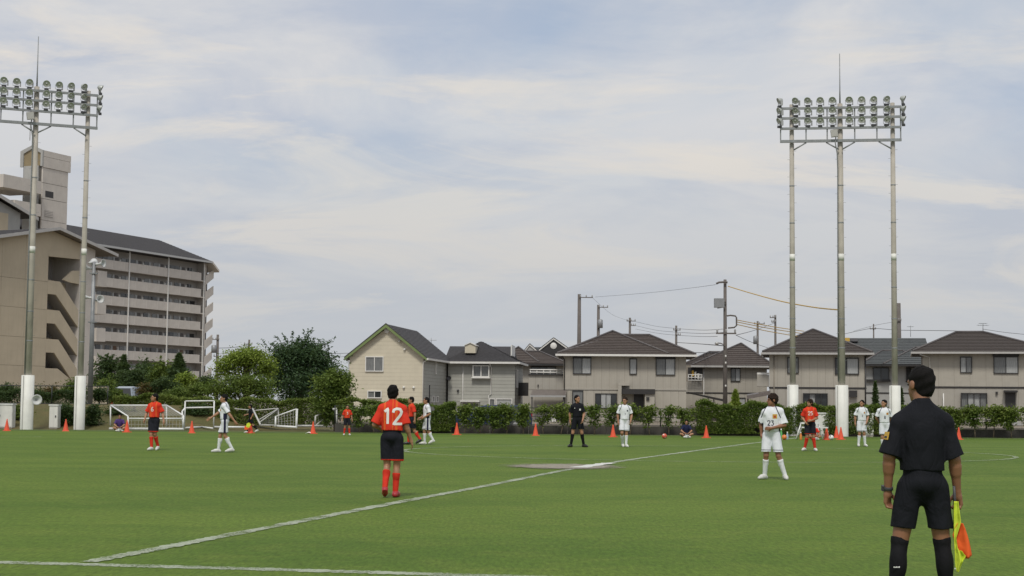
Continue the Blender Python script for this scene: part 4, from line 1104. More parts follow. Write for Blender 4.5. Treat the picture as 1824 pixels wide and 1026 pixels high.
# ------------------------------------------------------------------ low wall and mesh fence
M['kerb_wall'] = plain('low_wall_shadow_concrete', (0.075, 0.07, 0.062), .9, .25, 1.2, bump=.4, streak=.4)  # the shadow on the wall is put into this dark base colour
M['fence'] = plain('fence_paint', (0.03, 0.035, 0.032), .5, .15, 4)
x_a, x_b = at(596, 760, 75.2).x, 36.0
nb = 24; bw_ = (x_b - x_a) / nb
lw = empty('low_wall', (x_a, 75.2, 0)); tag(lw, 'low concrete wall in a shadow-dark colour under the mesh fence behind the shrubs', 'wall')
bme = MB().box((.006, 0, -.02), (bw_ - .006, .18, .40)).mesh('wall_block', M['kerb_wall'])
for i in range(nb):
    o = mesh_obj('wall_block', bme, lw); o.location = (i * bw_, 0, 0)
fn = empty('mesh_fence', (x_a, 75.29, .4)); tag(fn, 'thin dark mesh fence on the low wall in front of the houses', 'fence')
npst = 21
for i in range(npst): pipe('fence_post', [(i * (x_b - x_a) / (npst - 1), 0, 0), (i * (x_b - x_a) / (npst - 1), 0, .86)], .028, M['fence'], fn, 6)
for z in (.84, .42, .03): pipe('fence_rail', [(0, 0, z), (x_b - x_a, 0, z)], .016, M['fence'], fn, 5)
m = MB()
for k in range(int((x_b - x_a) / .22)): m.tube([(k * .22, .0, .03), (k * .22, .0, .84)], .003, 3, False)
for k in range(7): m.tube([(0, 0, .06 + k * .12), (x_b - x_a, 0, .06 + k * .12)], .003, 3, False)
m.build('mesh_panel', M['fence'], fn)
fn = empty('bank_fence', (-40, 82.2, 1.15)); tag(fn, 'dark rail fence on top of the grass bank at the left', 'fence')
xe_ = at(192, 700, 82.2).x + 40
for i in range(14): pipe('fence_post', [(i * xe_ / 13, 0, 0), (i * xe_ / 13, 0, 1.0)], .03, M['fence'], fn, 6)
for z in (.98, .06): pipe('fence_rail', [(0, 0, z), (xe_, 0, z)], .025, M['fence'], fn, 5)
p0, p1 = at(163, 718, 93), at(192, 688, 93)
bx('garden_wall', (p0.x, 93, 0), (p1.x, 93.3, p1.z), M['apt_tan'])
tag(bpy.data.objects['garden_wall'], 'tan garden wall at the foot of the apartment buildings', 'wall', kind='thing')

# ------------------------------------------------------------------ utility poles, cables
M['pole_grey'] = plain('utility_pole', (0.13, 0.115, 0.105), .8, .15, 1.5, streak=.2)
ins = plain('insulator', (.35, .35, .34), .4)
def upole(label, px, pyt, pyb, D, r, arms, extra=None):
    t_, b_ = at(px, pyt, D), at(px, pyb, D)
    o = empty('utility_pole', (t_.x, D, 0)); tag(o, label, 'utility pole', 'utility poles among the houses')
    MB().tube([(0, 0, 0), (0, 0, t_.z)], [r * 1.25, r * .8], 10).build('pole', M['pole_grey'], o)
    for a0, a1, py in arms:
        xa, xb, z = at(a0, py, D).x - t_.x, at(a1, py, D).x - t_.x, at(px, py, D).z
        ar = bx('cross_arm', (min(xa, xb), -.06 - r, z - .05), (max(xa, xb), .06 - r, z + .05), M['pole_grey'], o)
        for k in range(3):
            x = xa + (xb - xa) * (.06 + .44 * k)
            MB().lathe([(.04, .051), (.08, .10), (.05, .16), (.08, .21), (.03, .3), (0, .3)], 8, Matrix.Translation((x, -r, z))).build('insulator', ins, ar)
    if extra: extra(o, lambda x, y: (at(x, y, D).x - t_.x, at(px, y, D).z))
    return o
def tall_extra(o, L):
    def pl(nm, pts, r_, mt='pole_grey', y=-.25): MB().tube([(L(*p)[0], y, L(*p)[1]) for p in pts], r_, 6).build(nm, M[mt], o)
    pl('cable_arm', [(1275, 506), (1280, 503.5), (1287, 503), (1295, 503.5)], .07)
    pl('cable_loop', [(1294, 563), (1300, 562), (1309, 563), (1311, 566), (1311, 580), (1307, 583.5), (1296, 584.5)], .055)
    pl('switch_bracket', [(1273, 534), (1280, 537), (1292, 539)], .06); pl('switch_bracket', [(1277, 549), (1286, 547.5), (1291, 547)], .05)
    x, z = L(1280, 541); bx('switch_box', (x - .35, -.5, z - .3), (x + .35, -.1, z + .35), M['galv'], o)
    pl('lamp_arm', [(1291, 619), (1288, 614), (1282, 611.5), (1277, 612)], .04)
    x, z = L(1276, 612); MB().lathe([(0, .1), (.12, .08), (.16, 0), (.1, -.12), (0, -.14)], 10, Matrix.Translation((x, -.3, z))).build('street_lamp_head', M['alu'], o)
    for py in (634, 646, 687):
        x, z = L(1291.5, py); bx('marker_plate', (x - .05, -.36, z - .06), (x + .05, -.3, z + .06), M['trim_white'], o)
upole('tall utility pole with cable loops in front of the smaller beige house', 1291.5, 498, 760, 112, .135, [(1275, 1311, 594)], tall_extra)
upole('utility pole with side arm left of the big brown roof', 1032, 524, 640, 185, .24, [(1032, 1056, 530)])
def transformer(px, py, rr=.33):
    def fx(o, L):
        x, z = L(px, py); MB().lathe([(0, -.55), (rr, -.55), (rr, .5), (rr * .5, .6), (0, .6)], 12, Matrix.Translation((x, -.3, z))).build('transformer', M['galv'], o)
    return fx
upole('utility pole with transformer just behind the big brown roof', 1066, 543, 640, 205, .22, [(1066, 1083, 547.5)], transformer(1069, 577))
upole('short utility pole over the middle of the big brown roof', 1122, 566, 640, 225, .19, [(1116, 1132, 572), (1124, 1132, 580)])
upole('short utility pole over the right end of the big brown roof', 1204.5, 580, 640, 215, .18, [(1199, 1212, 588), (1204, 1212, 597)])
upole('thin utility pole behind the left slope of the dark hip roof', 1349.5, 572, 640, 215, .17, [(1343, 1362, 577)], transformer(1345, 606, .3))
upole('thin utility pole beside the left floodlight pole of the right tower', 1381, 561, 640, 200, .16, [(1371, 1382, 566), (1374, 1381, 574)])
upole('thick pole above the grey roof at the right', 1600.5, 540, 640, 170, .28, [(1596, 1604, 572)])
upole('thin pole left of the grey roof behind the right tower', 1556, 577, 640, 230, .12, [(1549, 1560, 586)])
upole('utility pole beside the far end of the apartment block', 388, 596, 720, 230, .22, [(379, 391, 605), (381, 394, 635)], transformer(382, 622, .4))
upole('short utility pole above the round light-green tree', 444, 605, 720, 240, .18, [(435, 450, 613)])
upole('slender pole between the dark tree and the cream house', 581, 627, 720, 220, .12, [(575, 587, 632)])
def cable(label, pix, D0, D1, r=.018, mat='cable', sag=True):
    n = len(pix); P = []
    for i, (x, y) in enumerate(pix):
        P.append(at(x, y, D0 + (D1 - D0) * i / (n - 1)))
    Q = []
    for i in range(n - 1):                                  # smooth the polyline a little
        p0, p1, p2, p3 = P[max(i - 1, 0)], P[i], P[i + 1], P[min(i + 2, n - 1)]
        for k in range(5):
            t_ = k / 5
            Q.append(.5 * ((2 * p1) + (p2 - p0) * t_ + (2 * p0 - 5 * p1 + 4 * p2 - p3) * t_ * t_ + (3 * p1 - p0 - 3 * p2 + p3) * t_ ** 3))
    Q.append(P[-1]); c = Q[0].copy()
    o = MB().tube([q - c for q in Q], r, 5).build('overhead_cable', M[mat], None); o.location = c
    return tag(o, label, 'cable', 'overhead cables')
cable('yellow sheathed cable sloping from the tall utility pole to the middle floodlight pole', [(1297, 510), (1340, 523), (1395, 537.5), (1450, 547.5), (1494, 552)], 112, 75, .035, 'cable_yellow')
for k, (a, b) in enumerate((((1313, 570), (1432, 590)), ((1313, 573.5), (1428, 594)), ((1313, 578), (1420, 599)))):
    m_ = ((a[0] + b[0]) / 2, (a[1] + b[1]) / 2 + 1.2)
    cable(('upper', 'middle', 'lower')[k] + ' of three yellow cables leaving the loop on the tall utility pole', [a, m_, b], 112, 126, .03, 'cable_yellow')
for lab, pix, d0, d1, r in (('thin cable from the side-arm pole up to the tall utility pole', [(1060, 529), (1150, 522), (1230, 513), (1275, 507)], 185, 112, .014),
                          ('cable between the two short poles over the big brown roof, top line', [(1132, 573), (1168, 581), (1204, 585), (1250, 588), (1290, 586)], 225, 113, .018),
                          ('cable between the two short poles over the big brown roof, second line', [(1132, 580), (1168, 588), (1204, 591.5), (1250, 594), (1290, 592)], 225, 113, .018),
                          ('cable between the two short poles over the big brown roof, third line', [(1132, 586), (1168, 593), (1204, 597), (1250, 599.5), (1278, 599)], 225, 113, .018),
                          ('heavy cable running right from the short pole to the tall pole', [(1205, 610), (1245, 612.5), (1290, 616)], 215, 112, .035),
                          ('cable crossing low between the roofs left of the tall pole', [(1210, 627), (1240, 628), (1290, 629)], 215, 112, .03),
                          ('cable from the tall pole across to the thin pole at its right', [(1311, 597), (1345, 588), (1381, 575)], 112, 200, .025),
                          ('cable dropping right from the tall pole towards the dark hip roof', [(1311, 597), (1340, 610), (1375, 622)], 112, 160, .02),
                          ('cable rising to the right above the grey roof', [(1495, 597), (1530, 589), (1556, 585), (1600, 588), (1680, 589), (1722, 590)], 230, 160, .03),
                          ('thin upper cable above the grey roof', [(1520, 590), (1556, 580), (1600, 572)], 230, 172, .018),
                          ('cable right of the roof aerial towards the right edge', [(1750, 586), (1790, 592), (1840, 597)], 150, 150, .02),
                          ('long cable behind the apartment end and the round tree', [(390, 620), (415, 619), (440, 615)], 230, 240, .04),
                          ('lower thin cable behind the apartment end', [(390, 630), (420, 628), (444, 624)], 230, 240, .02),
                          ('cable between dark tree and cream house, upper line', [(560, 629), (581, 630), (622, 629)], 220, 220, .03),
                          ('cable between dark tree and cream house, lower line', [(560, 636), (590, 637), (622, 634)], 220, 220, .02),
                          ('faint cable dropping from the side-arm pole behind the roof', [(1056, 531), (1090, 560), (1122, 572)], 185, 225, .012)):
    cable(lab, pix, d0, d1, r)
def aerial(label, px, pyb, pyt, D, arms):
    b, t_ = at(px, pyb, D), at(px, pyt, D)
    o = empty('roof_aerial', (b.x, D, b.z)); tag(o, label, 'aerial', 'roof aerials')
    pipe('mast', [(0, 0, 0), (0, 0, t_.z - b.z)], .025, M['galv'], o, 6)
    for w, f_ in arms:
        z = (t_.z - b.z) * f_; pipe('boom', [(-w, 0, z), (w, 0, z)], .018, M['galv'], o, 5)
        for k in range(5): pipe('element', [(-w + k * w / 2, -.3, z + .01), (-w + k * w / 2, .3, z + .01)], .012, M['galv'], o, 4)
aerial('aerial on the ridge of the right-hand house', 1751, 590, 576, 133, [(.45, .75), (.3, .98)])
aerial('small aerial above the grey roof at the right', 1622, 600, 580, 160, [(.3, .9)])
aerial('aerial between cream house and grey house roofs', 768, 612, 602, 150, [(.5, .6)])

# ------------------------------------------------------------------ small things along the far side
def ball(label, px, py, D, c1, c2):
    g = ground(px, py)
    t = NT('ball_skin'); vor = t.node('ShaderNodeTexVoronoi', Scale=9.0); t.l.new(t.coords(), vor.inputs['Vector'])
    t.color(t.mix(t.ramp(vor.outputs['Distance'], [(.28, 1.0), (.34, 0.0)]), c1, c2)); t.set(Roughness=.4)
    r_ = .11; prof = [(r_ * math.sin(a), r_ - r_ * math.cos(a)) for a in np.linspace(0.001, math.pi - .001, 14)]
    o = MB().lathe(prof, 20).build('soccer_ball', t.m); o.location = (g.x, g.y, 0.0)
    tag(o, label, 'ball')
ball('white ball lying beside the cones at the floodlight base', 1480.5, 784, 70, (.75, .75, .72), (.05, .05, .05))
ball('red and white ball lying on the grass left of the sitting child in navy', 1183.5, 781.5, 70, (.6, .10, .06), (.7, .65, .6))
def bottle(label, px, py, c, h_=.24):
    g = ground(px, py)
    o = empty('drink_bottle', (g.x, g.y, 0)); tag(o, label, 'bottle')
    MB().lathe([(0, 0), (.05, 0), (.052, .02), (.052, h_ * .65), (.025, h_ * .85), (.022, h_)], 12).build('bottle_body', plain('bottle_plastic', c, .3), o)
    MB().lathe([(.026, h_ * .96), (.026, h_ * 1.1), (0, h_ * 1.1)], 10).build('cap', M['white_steel'], o)
bottle('orange drink bottle beside the white trestle stand', 1426.5, 783.5, (.7, .25, .05), .3)
bottle('clear bluish bottle on the grass behind the white player numbered 23', 1402.5, 783, (.35, .45, .55), .3)
# white trestle stand behind number 25
g0 = ground(1446, 783.5)
ts = empty('trestle_stand', (g0.x, g0.y, 0)); tag(ts, 'white metal trestle stand behind red player number 25', 'stand')
dd = g0.y
tx = lambda x, y: (at(x, y, dd).x - g0.x, at(x, y, dd).z)
for (a, b, yy) in (((1417.5, 784), (1427, 754), -.05), ((1422, 784), (1430, 760), .35), ((1465, 784), (1457, 754), -.05), ((1461, 784), (1456, 760), .35)):
    (xa, za), (xb, zb_) = tx(*a), tx(*b)
    MB().tube([(xa, yy, max(0.02, za)), (xb, yy * .3, zb_)], .032, 6).build('leg', M['white_steel'], ts)
(xa, za), (xb, zb_) = tx(1426, 753.5), tx(1458, 753.5)
bx('top_board', (xa, -.14, za - .04), (xb, .14, za + .03), M['white_steel'], ts)
(xa, za), (xb, zb_) = tx(1427, 761), tx(1436, 761)
bx('step', (xa, -.2, za - .03), (xb + .9, .05, za + .02), M['white_steel'], ts)
MB().add([(0, 0, .004), (.14, -.03, .05), (.30, .02, .01), (.33, .18, .04), (.15, .14, .09), (.01, .2, .006)], [(0, 1, 4), (0, 4, 5), (1, 2, 4), (2, 3, 4)]).build('paper_scrap', M['white_paint']); o = bpy.data.objects['paper_scrap']; g = ground(543.5, 772.5); o.location = g
tag(o, 'white scrap lying on the grass left of a cone', 'scrap', kind='thing')
# ------------------------------------------------------------------ plants
def leaf_mat(name, c1, c2, c3=None):
    t = NT(name)
    geo = t.node('ShaderNodeNewGeometry')
    rnd = geo.outputs['Random Per Island']
    v = t.coords()
    n = t.noise(1.4, 3, .5, v)
    col = t.mix(rnd, c1, c2)
    col = t.mix(t.math('MULTIPLY', t.ramp(n, [(.42, 0.0), (.68, 1.0)]), .55), col, c3 or mul(c2, 1.4))
    t.color(col); t.set(Roughness=.55)
    t.b.inputs['Specular IOR Level'].default_value = .25
    tr = t.node('ShaderNodeBsdfTranslucent'); t.l.new(t.mix(.5, col, (.20, .28, .04)), tr.inputs[0])
    mx = t.node('ShaderNodeMixShader'); mx.inputs[0].default_value = .22
    t.l.new(t.b.outputs[0], mx.inputs[1]); t.l.new(tr.outputs[0], mx.inputs[2])
    t.l.new(mx.outputs[0], t.n['Material Output'].inputs[0])
    return t.m
M['leaf_light'] = leaf_mat('light_leaf', (.13, .195, .026), (.24, .32, .05), (.28, .34, .065))
M['leaf_mid'] = leaf_mat('mid_leaf', (.068, .115, .022), (.14, .20, .038), (.19, .235, .05))
M['leaf_dark'] = leaf_mat('dark_leaf', (.030, .058, .020), (.060, .100, .034), (.075, .115, .042))
M['leaf_blue'] = leaf_mat('feathery_leaf', (.034, .074, .032), (.068, .122, .054), (.095, .145, .066))
M['leaf_hedge'] = leaf_mat('hedge_leaf', (.075, .12, .020), (.165, .22, .044), (.22, .255, .062))
M['leaf_red'] = leaf_mat('reddish_leaf', (.06, .065, .02), (.14, .075, .03), (.16, .12, .04))
def rand_dirs(g, n):
    v = g.normal(size=(n, 3)); return v / np.linalg.norm(v, axis=1, keepdims=True)
def leaf_mesh(name, P, size, mat, g, elong=1.7, up=.5, dirs=None):
    """one rhombic leaf per point"""
    n = len(P)
    nrm = g.normal(size=(n, 3)); nrm[:, 2] = np.abs(nrm[:, 2]) + up; nrm /= np.linalg.norm(nrm, axis=1, keepdims=True)
    a = g.normal(size=(n, 3)) if dirs is None else dirs + .35 * g.normal(size=(n, 3))
    a -= (a * nrm).sum(1, keepdims=True) * nrm; a /= np.linalg.norm(a, axis=1, keepdims=True) + 1e-9
    b = np.cross(nrm, a)
    s = (size * g.uniform(.65, 1.35, size=(n, 1)))
    V = np.empty((n, 4, 3)); droop = nrm * s * .18
    V[:, 0] = P - a * s * elong * .5 - droop; V[:, 1] = P + b * s * .42; V[:, 2] = P + a * s * elong * .5 - droop; V[:, 3] = P - b * s * .42
    return np_mesh(name, V.reshape(-1, 3), np.arange(4 * n).reshape(n, 4), mat)
def lobes_points(g, lobes, n, clump=.22, clumps_per=None, shell=.55, flat=1.0):
    """leaf positions in clumps spread through ellipsoids (centre, radii)"""
    vol = np.array([(l[1][0] * l[1][1] * l[1][2]) ** (2 / 3) for l in lobes]); w = vol / vol.sum()
    out = []
    for (c, r), k in zip(lobes, w):
        m = max(20, int(n * k)); nc = max(6, int(m / 26))
        d = rand_dirs(g, nc)
        rough = 1 + .16 * np.sin(d[:, :1] * 5 + c[0] * 3) * np.cos(d[:, 2:] * 6 + c[2]) + .12 * g.normal(size=(nc, 1))
        rad = (1 - shell * g.uniform(0, 1, size=(nc, 1)) ** 1.6) * rough
        cc_ = np.array(c) + d * rad * np.array(r)
        idx = g.integers(0, nc, m)
        cl = clump * (.6 + .8 * g.uniform(size=(nc, 1)))
        out.append(cc_[idx] + g.normal(size=(m, 3)) * cl[idx] * np.array([1, 1, .62 * flat]))
    return np.concatenate(out)
def plant(name, label, cat, group, D, base_px, base_z, lobes_px, n, size, mat, seed, trunk_r=.08, clump=.22, limbs=True, depth=.9, elong=1.7, shell=.55, up=.5, spikes=None):
    """lobes_px: (px, py, rx px, ry px[, D offset])"""
    g = np.random.default_rng(seed); rg = random.Random(seed)
    k = D / FPX
    b = at(base_px, 716, D); base = Vector((b.x, D, base_z))
    o = empty(name, base); tag(o, label, cat, group)
    lobes = []
    for l in lobes_px:
        c = at(l[0], l[1], D); c.y += (l[4] if len(l) > 4 else 0)
        lobes.append(((c - base).to_tuple(), (l[2] * k, l[2] * k * depth, l[3] * k)))
    P = lobes_points(g, lobes, n, clump, shell=shell)
    dirs = None
    if spikes:                                                # feathery sprays standing out of the crown
        S = []; sd_ = []
        for _ in range(spikes):
            c, r = lobes[rg.randrange(len(lobes))]
            d = Vector((rg.gauss(0, 1), rg.gauss(0, 1), rg.gauss(.5, .8))).normalized()
            p0 = Vector(c) + Vector((d.x * r[0], d.y * r[1], d.z * r[2])) * rg.uniform(.8, 1.0)
            L = rg.uniform(.5, 1.3); dv = (d + Vector((0, 0, .6))).normalized()
            for j in range(26):
                f = j / 25; q = p0 + dv * L * f + Vector((dv.x, dv.y, -.5)) * (f * f * .3)
                S.append(q + Vector((rg.gauss(0, .05), rg.gauss(0, .05), rg.gauss(0, .05))) * (1.4 - f))
        P = np.concatenate([P, np.array([tuple(q) for q in S])])
    P = P[P[:, 2] > -base_z + .03 + (0 if base_z == 0 else base_z)]
    mesh_obj('crown', leaf_mesh('crown', P, size, mat, g, elong, up), o)
    zc = sum(l[0][2] for l in lobes) / len(lobes)
    tr = MB(); zt_ = max(.3, zc * .75)
    mid = Vector((rg.uniform(-.1, .1), 0, zt_ * .55)); top = Vector((sum(l[0][0] for l in lobes) / len(lobes) * .6, 0, zt_))
    tr.tube([(0, 0, -.05), mid * .5, mid, top], [trunk_r, trunk_r * .85, trunk_r * .75, trunk_r * .5], 8)
    if limbs:
        for c, r in lobes:
            e = Vector(c)
            for _ in range(2):
                e2 = e + Vector((rg.uniform(-.6, .6) * r[0], rg.uniform(-.5, .5) * r[1], rg.uniform(-.1, .6) * r[2]))
                s = mid.lerp(top, rg.uniform(.2, 1)); m_ = s.lerp(e2, .5) + Vector((0, 0, .08 * (e2 - s).length))
                tr.tube([s, m_, e2], [trunk_r * .5, trunk_r * .32, trunk_r * .1], 6)
    tr.build('trunk', M['bark'], o)
    return o
GT = 'trees behind the far side of the pitch'
plant('garden_tree', 'light green rounded tree with sky showing through its branches', 'tree', GT, 90, 436, 0,
      [(436, 637, 36, 13), (412, 648, 24, 15), (462, 650, 24, 17), (440, 629, 20, 8), (398, 664, 13, 12), (478, 662, 10, 14)], 9000, .085, M['leaf_light'], 11, .16, .24)
plant('garden_tree', 'dense mid-green tree below the light rounded one', 'tree', GT, 86, 430, 0,
      [(415, 690, 34, 18), (448, 684, 34, 18), (388, 695, 22, 14), (470, 697, 18, 16)], 8000, .08, M['leaf_mid'], 12, .12, .2)
plant('garden_tree', 'tallest dark feathery tree left of the cream house', 'tree', GT, 96, 535, 0,
      [(522, 632, 34, 22), (500, 655, 26, 32), (556, 648, 34, 28), (530, 684, 56, 34), (582, 668, 18, 32), (548, 622, 22, 14)], 17000, .085, M['leaf_blue'], 13, .22, .26, elong=2.6, spikes=110)
plant('garden_tree', 'round green tree with low crown in front of the cream house corner', 'tree', GT, 77.5, 599, 0,
      [(592, 690, 31, 22), (602, 672, 19, 15), (584, 716, 26, 20), (603, 722, 16, 22), (612, 694, 13, 18), (585, 742, 16, 12)], 9500, .085, M['leaf_mid'], 14, .11, .2)
# conifers and garden shrubs before the apartment block
def conifer(label, px, pyt, pyb, hw, D, mat, seed, n=3500, size=.10, layered=False):
    g = np.random.default_rng(seed); k = D / FPX
    t_, b_ = at(px, pyt, D), at(px, pyb, D)
    o = empty('conifer', (t_.x, D, 0)); tag(o, label, 'tree', GT)
    z0, z1 = b_.z, t_.z
    u = g.uniform(0, 1, n) ** .75
    z = z1 - u * (z1 - z0)
    lay = (.75 + .35 * np.abs(np.sin(u * (7 if layered else 14) * math.pi))) if True else 1
    rad = (hw * k) * (u ** .75) * lay * g.uniform(.3, 1.0, n) * (1 + .28 * np.sin(u * 23 + seed) * np.cos(u * 9 + 2 * seed))
    q = np.round(g.uniform(0, 2 * math.pi, n) * (3.5 if layered else 5) / math.pi) / (3.5 if layered else 5) * math.pi + g.normal(0, .28, n)
    P = np.stack([rad * np.cos(q), rad * np.sin(q), z - .12 * rad], 1)
    dirs = np.stack([np.cos(q), np.sin(q), np.full(n, .35)], 1)
    mesh_obj('crown', leaf_mesh('crown', P, size, mat, g, 2.8, .3, dirs), o)
    MB().tube([(0, 0, -.05), (0, 0, z1 * .97)], [.14, .02], 7).build('trunk', M['bark'], o)
conifer('pointed dark conifer in front of the second walkway column', 221, 632, 712, 24, 118, M['leaf_dark'], 21, layered=True, size=.14)
conifer('spreading dark conifer near the far end of the apartment block', 319, 629, 712, 33, 118, M['leaf_dark'], 22, layered=True, size=.15)
plant('garden_tree', 'thin wispy dark tree next to the speaker mast', 'tree', GT, 122, 191, 0, [(192, 668, 14, 14), (186, 655, 8, 12), (196, 650, 6, 12), (190, 690, 18, 16)], 2600, .13, M['leaf_dark'], 23, .12, .3, elong=2.6, spikes=24)
plant('garden_tree', 'rounded dark tree between the two pointed conifers', 'tree', GT, 121, 260, 0, [(262, 668, 16, 16), (252, 684, 18, 18), (272, 684, 16, 16), (258, 654, 8, 9)], 4200, .12, M['leaf_dark'], 24, .12, .28, elong=2.2, spikes=14)
plant('garden_tree', 'bushy dark tree left of the spreading conifer', 'tree', GT, 119, 287, 0, [(286, 668, 16, 14), (294, 682, 18, 18), (280, 690, 18, 16), (288, 656, 9, 9)], 4200, .12, M['leaf_mid'], 25, .12, .28, elong=2.2, spikes=10)
conifer('bright green small cypress by the tall utility pole', 1310, 694, 735, 12, 110, M['leaf_light'], 26, n=2600, size=.10)
conifer('slender dark cypress between the two right-hand cabinets', 1559, 678, 745, 9, 105, M['leaf_dark'], 27, n=1800, size=.09)
conifer('narrow cypress beside the right floodlight pole', 1605, 690, 745, 8, 105, M['leaf_dark'], 28, n=1500, size=.09)
GS = 'garden shrubs on the bank'
shrubs = [(190, 690, 20, 20, 95, 'leaf_mid', 'mid-green shrub right of the speaker mast'),
          (240, 678, 26, 20, 112, 'leaf_dark', 'dark shrub behind the minivan'),
          (206, 706, 18, 16, 88, 'leaf_mid', 'shrub just left of the minivan'),
          (262, 697, 20, 16, 96, 'leaf_red', 'brownish-leaved shrub right of the minivan'),
          (295, 690, 24, 18, 96, 'leaf_dark', 'dark shrub behind red player number 6'),
          (330, 676, 20, 14, 100, 'leaf_light', 'yellow-green shrub below the spreading conifer'),
          (322, 700, 26, 12, 92, 'leaf_mid', 'mid-green shrub above the upright goal frame'),
          (360, 694, 26, 14, 90, 'leaf_mid', 'shrub between spreading conifer and the dense tree'),
          (372, 680, 14, 12, 97, 'leaf_dark', 'small dark shrub at the foot of the apartment end'),
          (12, 699, 24, 18, 86, 'leaf_dark', 'dark green shrub on the bank at the left edge'),
          (128, 696, 20, 22, 86, 'leaf_mid', 'shrub on the bank just left of the second floodlight pole'),
          (92, 700, 22, 14, 87, 'leaf_red', 'reddish shrub on the bank between the two poles'),
          (60, 704, 18, 14, 87, 'leaf_dark', 'dark shrub on the bank behind the first white pole base'),
          (178, 704, 13, 14, 86, 'leaf_dark', 'small shrub below the tan garden wall'),
          (122, 739, 17, 24, 77, 'leaf_dark', 'dark shrub at pitch level between cabinet and pole base'),
          (163, 742, 11, 20, 77, 'leaf_dark', 'dark upright shrub right of the second white pole base'),
          (30, 738, 12, 20, 78, 'leaf_mid', 'shrub between the left cabinet and the first pole base'),
          (208, 737, 16, 13, 79, 'leaf_dark', 'low bush inside the large goal frame'),
          (240, 742, 24, 14, 79.5, 'leaf_mid', 'wide bush seen through the large goal net'),
          (352, 738, 22, 22, 79.5, 'leaf_dark', 'dark bush behind the upright goal frame')]
for i, (px, py, rx, ry, D, mt, lab) in enumerate(shrubs):
    k = random.Random(i)
    lob = [(px, py, rx * .8, ry * .85)] + [(px + k.uniform(-.6, .6) * rx, py + k.uniform(-.5, .6) * ry, rx * k.uniform(.4, .6), ry * k.uniform(.4, .6)) for _ in range(4)]
    zb = max(0, bank_z(at(px, 700, D).x, min(D, 90)))
    plant('shrub', lab, 'shrub', GS, D, px, zb, lob, int(40 * rx * ry / 8 + 900), .075 if D < 100 else .10, M[mt], 100 + i, .04, .15)
# clipped hedges: lumps standing in a row, light new growth on top
def hedge(label, px0, px1, D, z0, z1, th, n, seed, mat, group, size=.065, gap=0.0, top_noise=.08):
    g = np.random.default_rng(seed)
    xa, xb = at(px0, 700, D).x, at(px1, 700, D).x
    o = empty('hedge', ((xa + xb) / 2, D, z0)); tag(o, label, 'hedge', group)
    W = xb - xa; Hh = z1 - z0
    A = np.array([W * Hh, W * th, W * Hh * .45]); A = A / A.sum()
    m = (A * n).astype(int)
    u = lambda k: g.uniform(-W / 2, W / 2, k)
    tn = lambda x: top_noise * (np.sin(x * 2.3 + seed) + .6 * np.sin(x * 5.7 + seed * 2))
    x = u(m[0]); P1 = np.stack([x, -th / 2 + np.abs(g.normal(0, .10, m[0])) - .06 * np.sin(x * 4) , g.uniform(0.05, 1, m[0]) * (Hh + tn(x))], 1)
    x = u(m[1]); P2 = np.stack([x, g.uniform(-th / 2, th / 2, m[1]), Hh + tn(x) + g.normal(0, .05, m[1])], 1)
    x = u(m[2]); P3 = np.stack([x, g.uniform(-th / 2 + .1, th / 2, m[2]), g.uniform(.05, 1, m[2]) * (Hh + tn(x)) * .95], 1)
    P = np.concatenate([P1, P2, P3])
    hol = np.sin(P[:, 0] * 3.1 + seed) * np.sin(P[:, 2] * 4.3 + P[:, 0]) > 1 - gap
    P = P[~hol]
    mesh_obj('foliage', leaf_mesh('foliage', P, size, mat, g, 1.6, .5), o)
    rg = random.Random(seed)
    for i in range(max(2, int(W / .8))):
        xx = -W / 2 + (i + .5) * W / max(2, int(W / .8))
        MB().tube([(xx, 0, -.02), (xx + rg.uniform(-.1, .1), 0, Hh * .5), (xx + rg.uniform(-.3, .3), 0, Hh * .85)], [.035, .025, .01], 5).build('stem', M['bark'], o)
    return o
GH = 'clipped hedges behind the stored goals'
hz_ = lambda px, py, D: at(px, py, D).z
hedge('clipped hedge behind the large goal', 205, 328, 82.5, 1.15, hz_(270, 707, 82.5), 1.0, 9000, 1, M['leaf_hedge'], GH)
hedge('clipped hedge from the upright goal frame to the round tree', 328, 585, 80.5, 0.15, hz_(450, 713.5, 80.5), 1.1, 26000, 2, M['leaf_hedge'], GH)
hedge('dark hedge on the bank at the left edge', -40, 160, 85.5, 1.15, hz_(60, 698, 85.5), 1.0, 8000, 3, M['leaf_dark'], GH)
hedge('clipped low hedge top beside the cream house foot', 600, 735, 76.3, 0.75, hz_(670, 715, 76.3), .6, 9000, 4, M['leaf_hedge'], 'shrubs and hedge along the fence', gap=.25)
hedge('dense hedge left of the dark blue car behind the white player facing left', 735, 812, 74.6, 0.05, hz_(770, 722, 74.6), .9, 10000, 5, M['leaf_mid'], 'shrubs and hedge along the fence', gap=.12)
hedge('tall dense hedge behind the sitting child in navy and white player 23', 1240, 1408, 74.3, 0.05, hz_(1330, 722.5, 74.3), 1.0, 22000, 6, M['leaf_mid'], 'shrubs and hedge along the fence', gap=.10, top_noise=.12)
hedge('dense hedge between the floodlight pole bases', 1408, 1640, 75.3, 0.05, hz_(1500, 725, 75.3), .7, 20000, 7, M['leaf_mid'], 'shrubs and hedge along the fence', gap=.14)
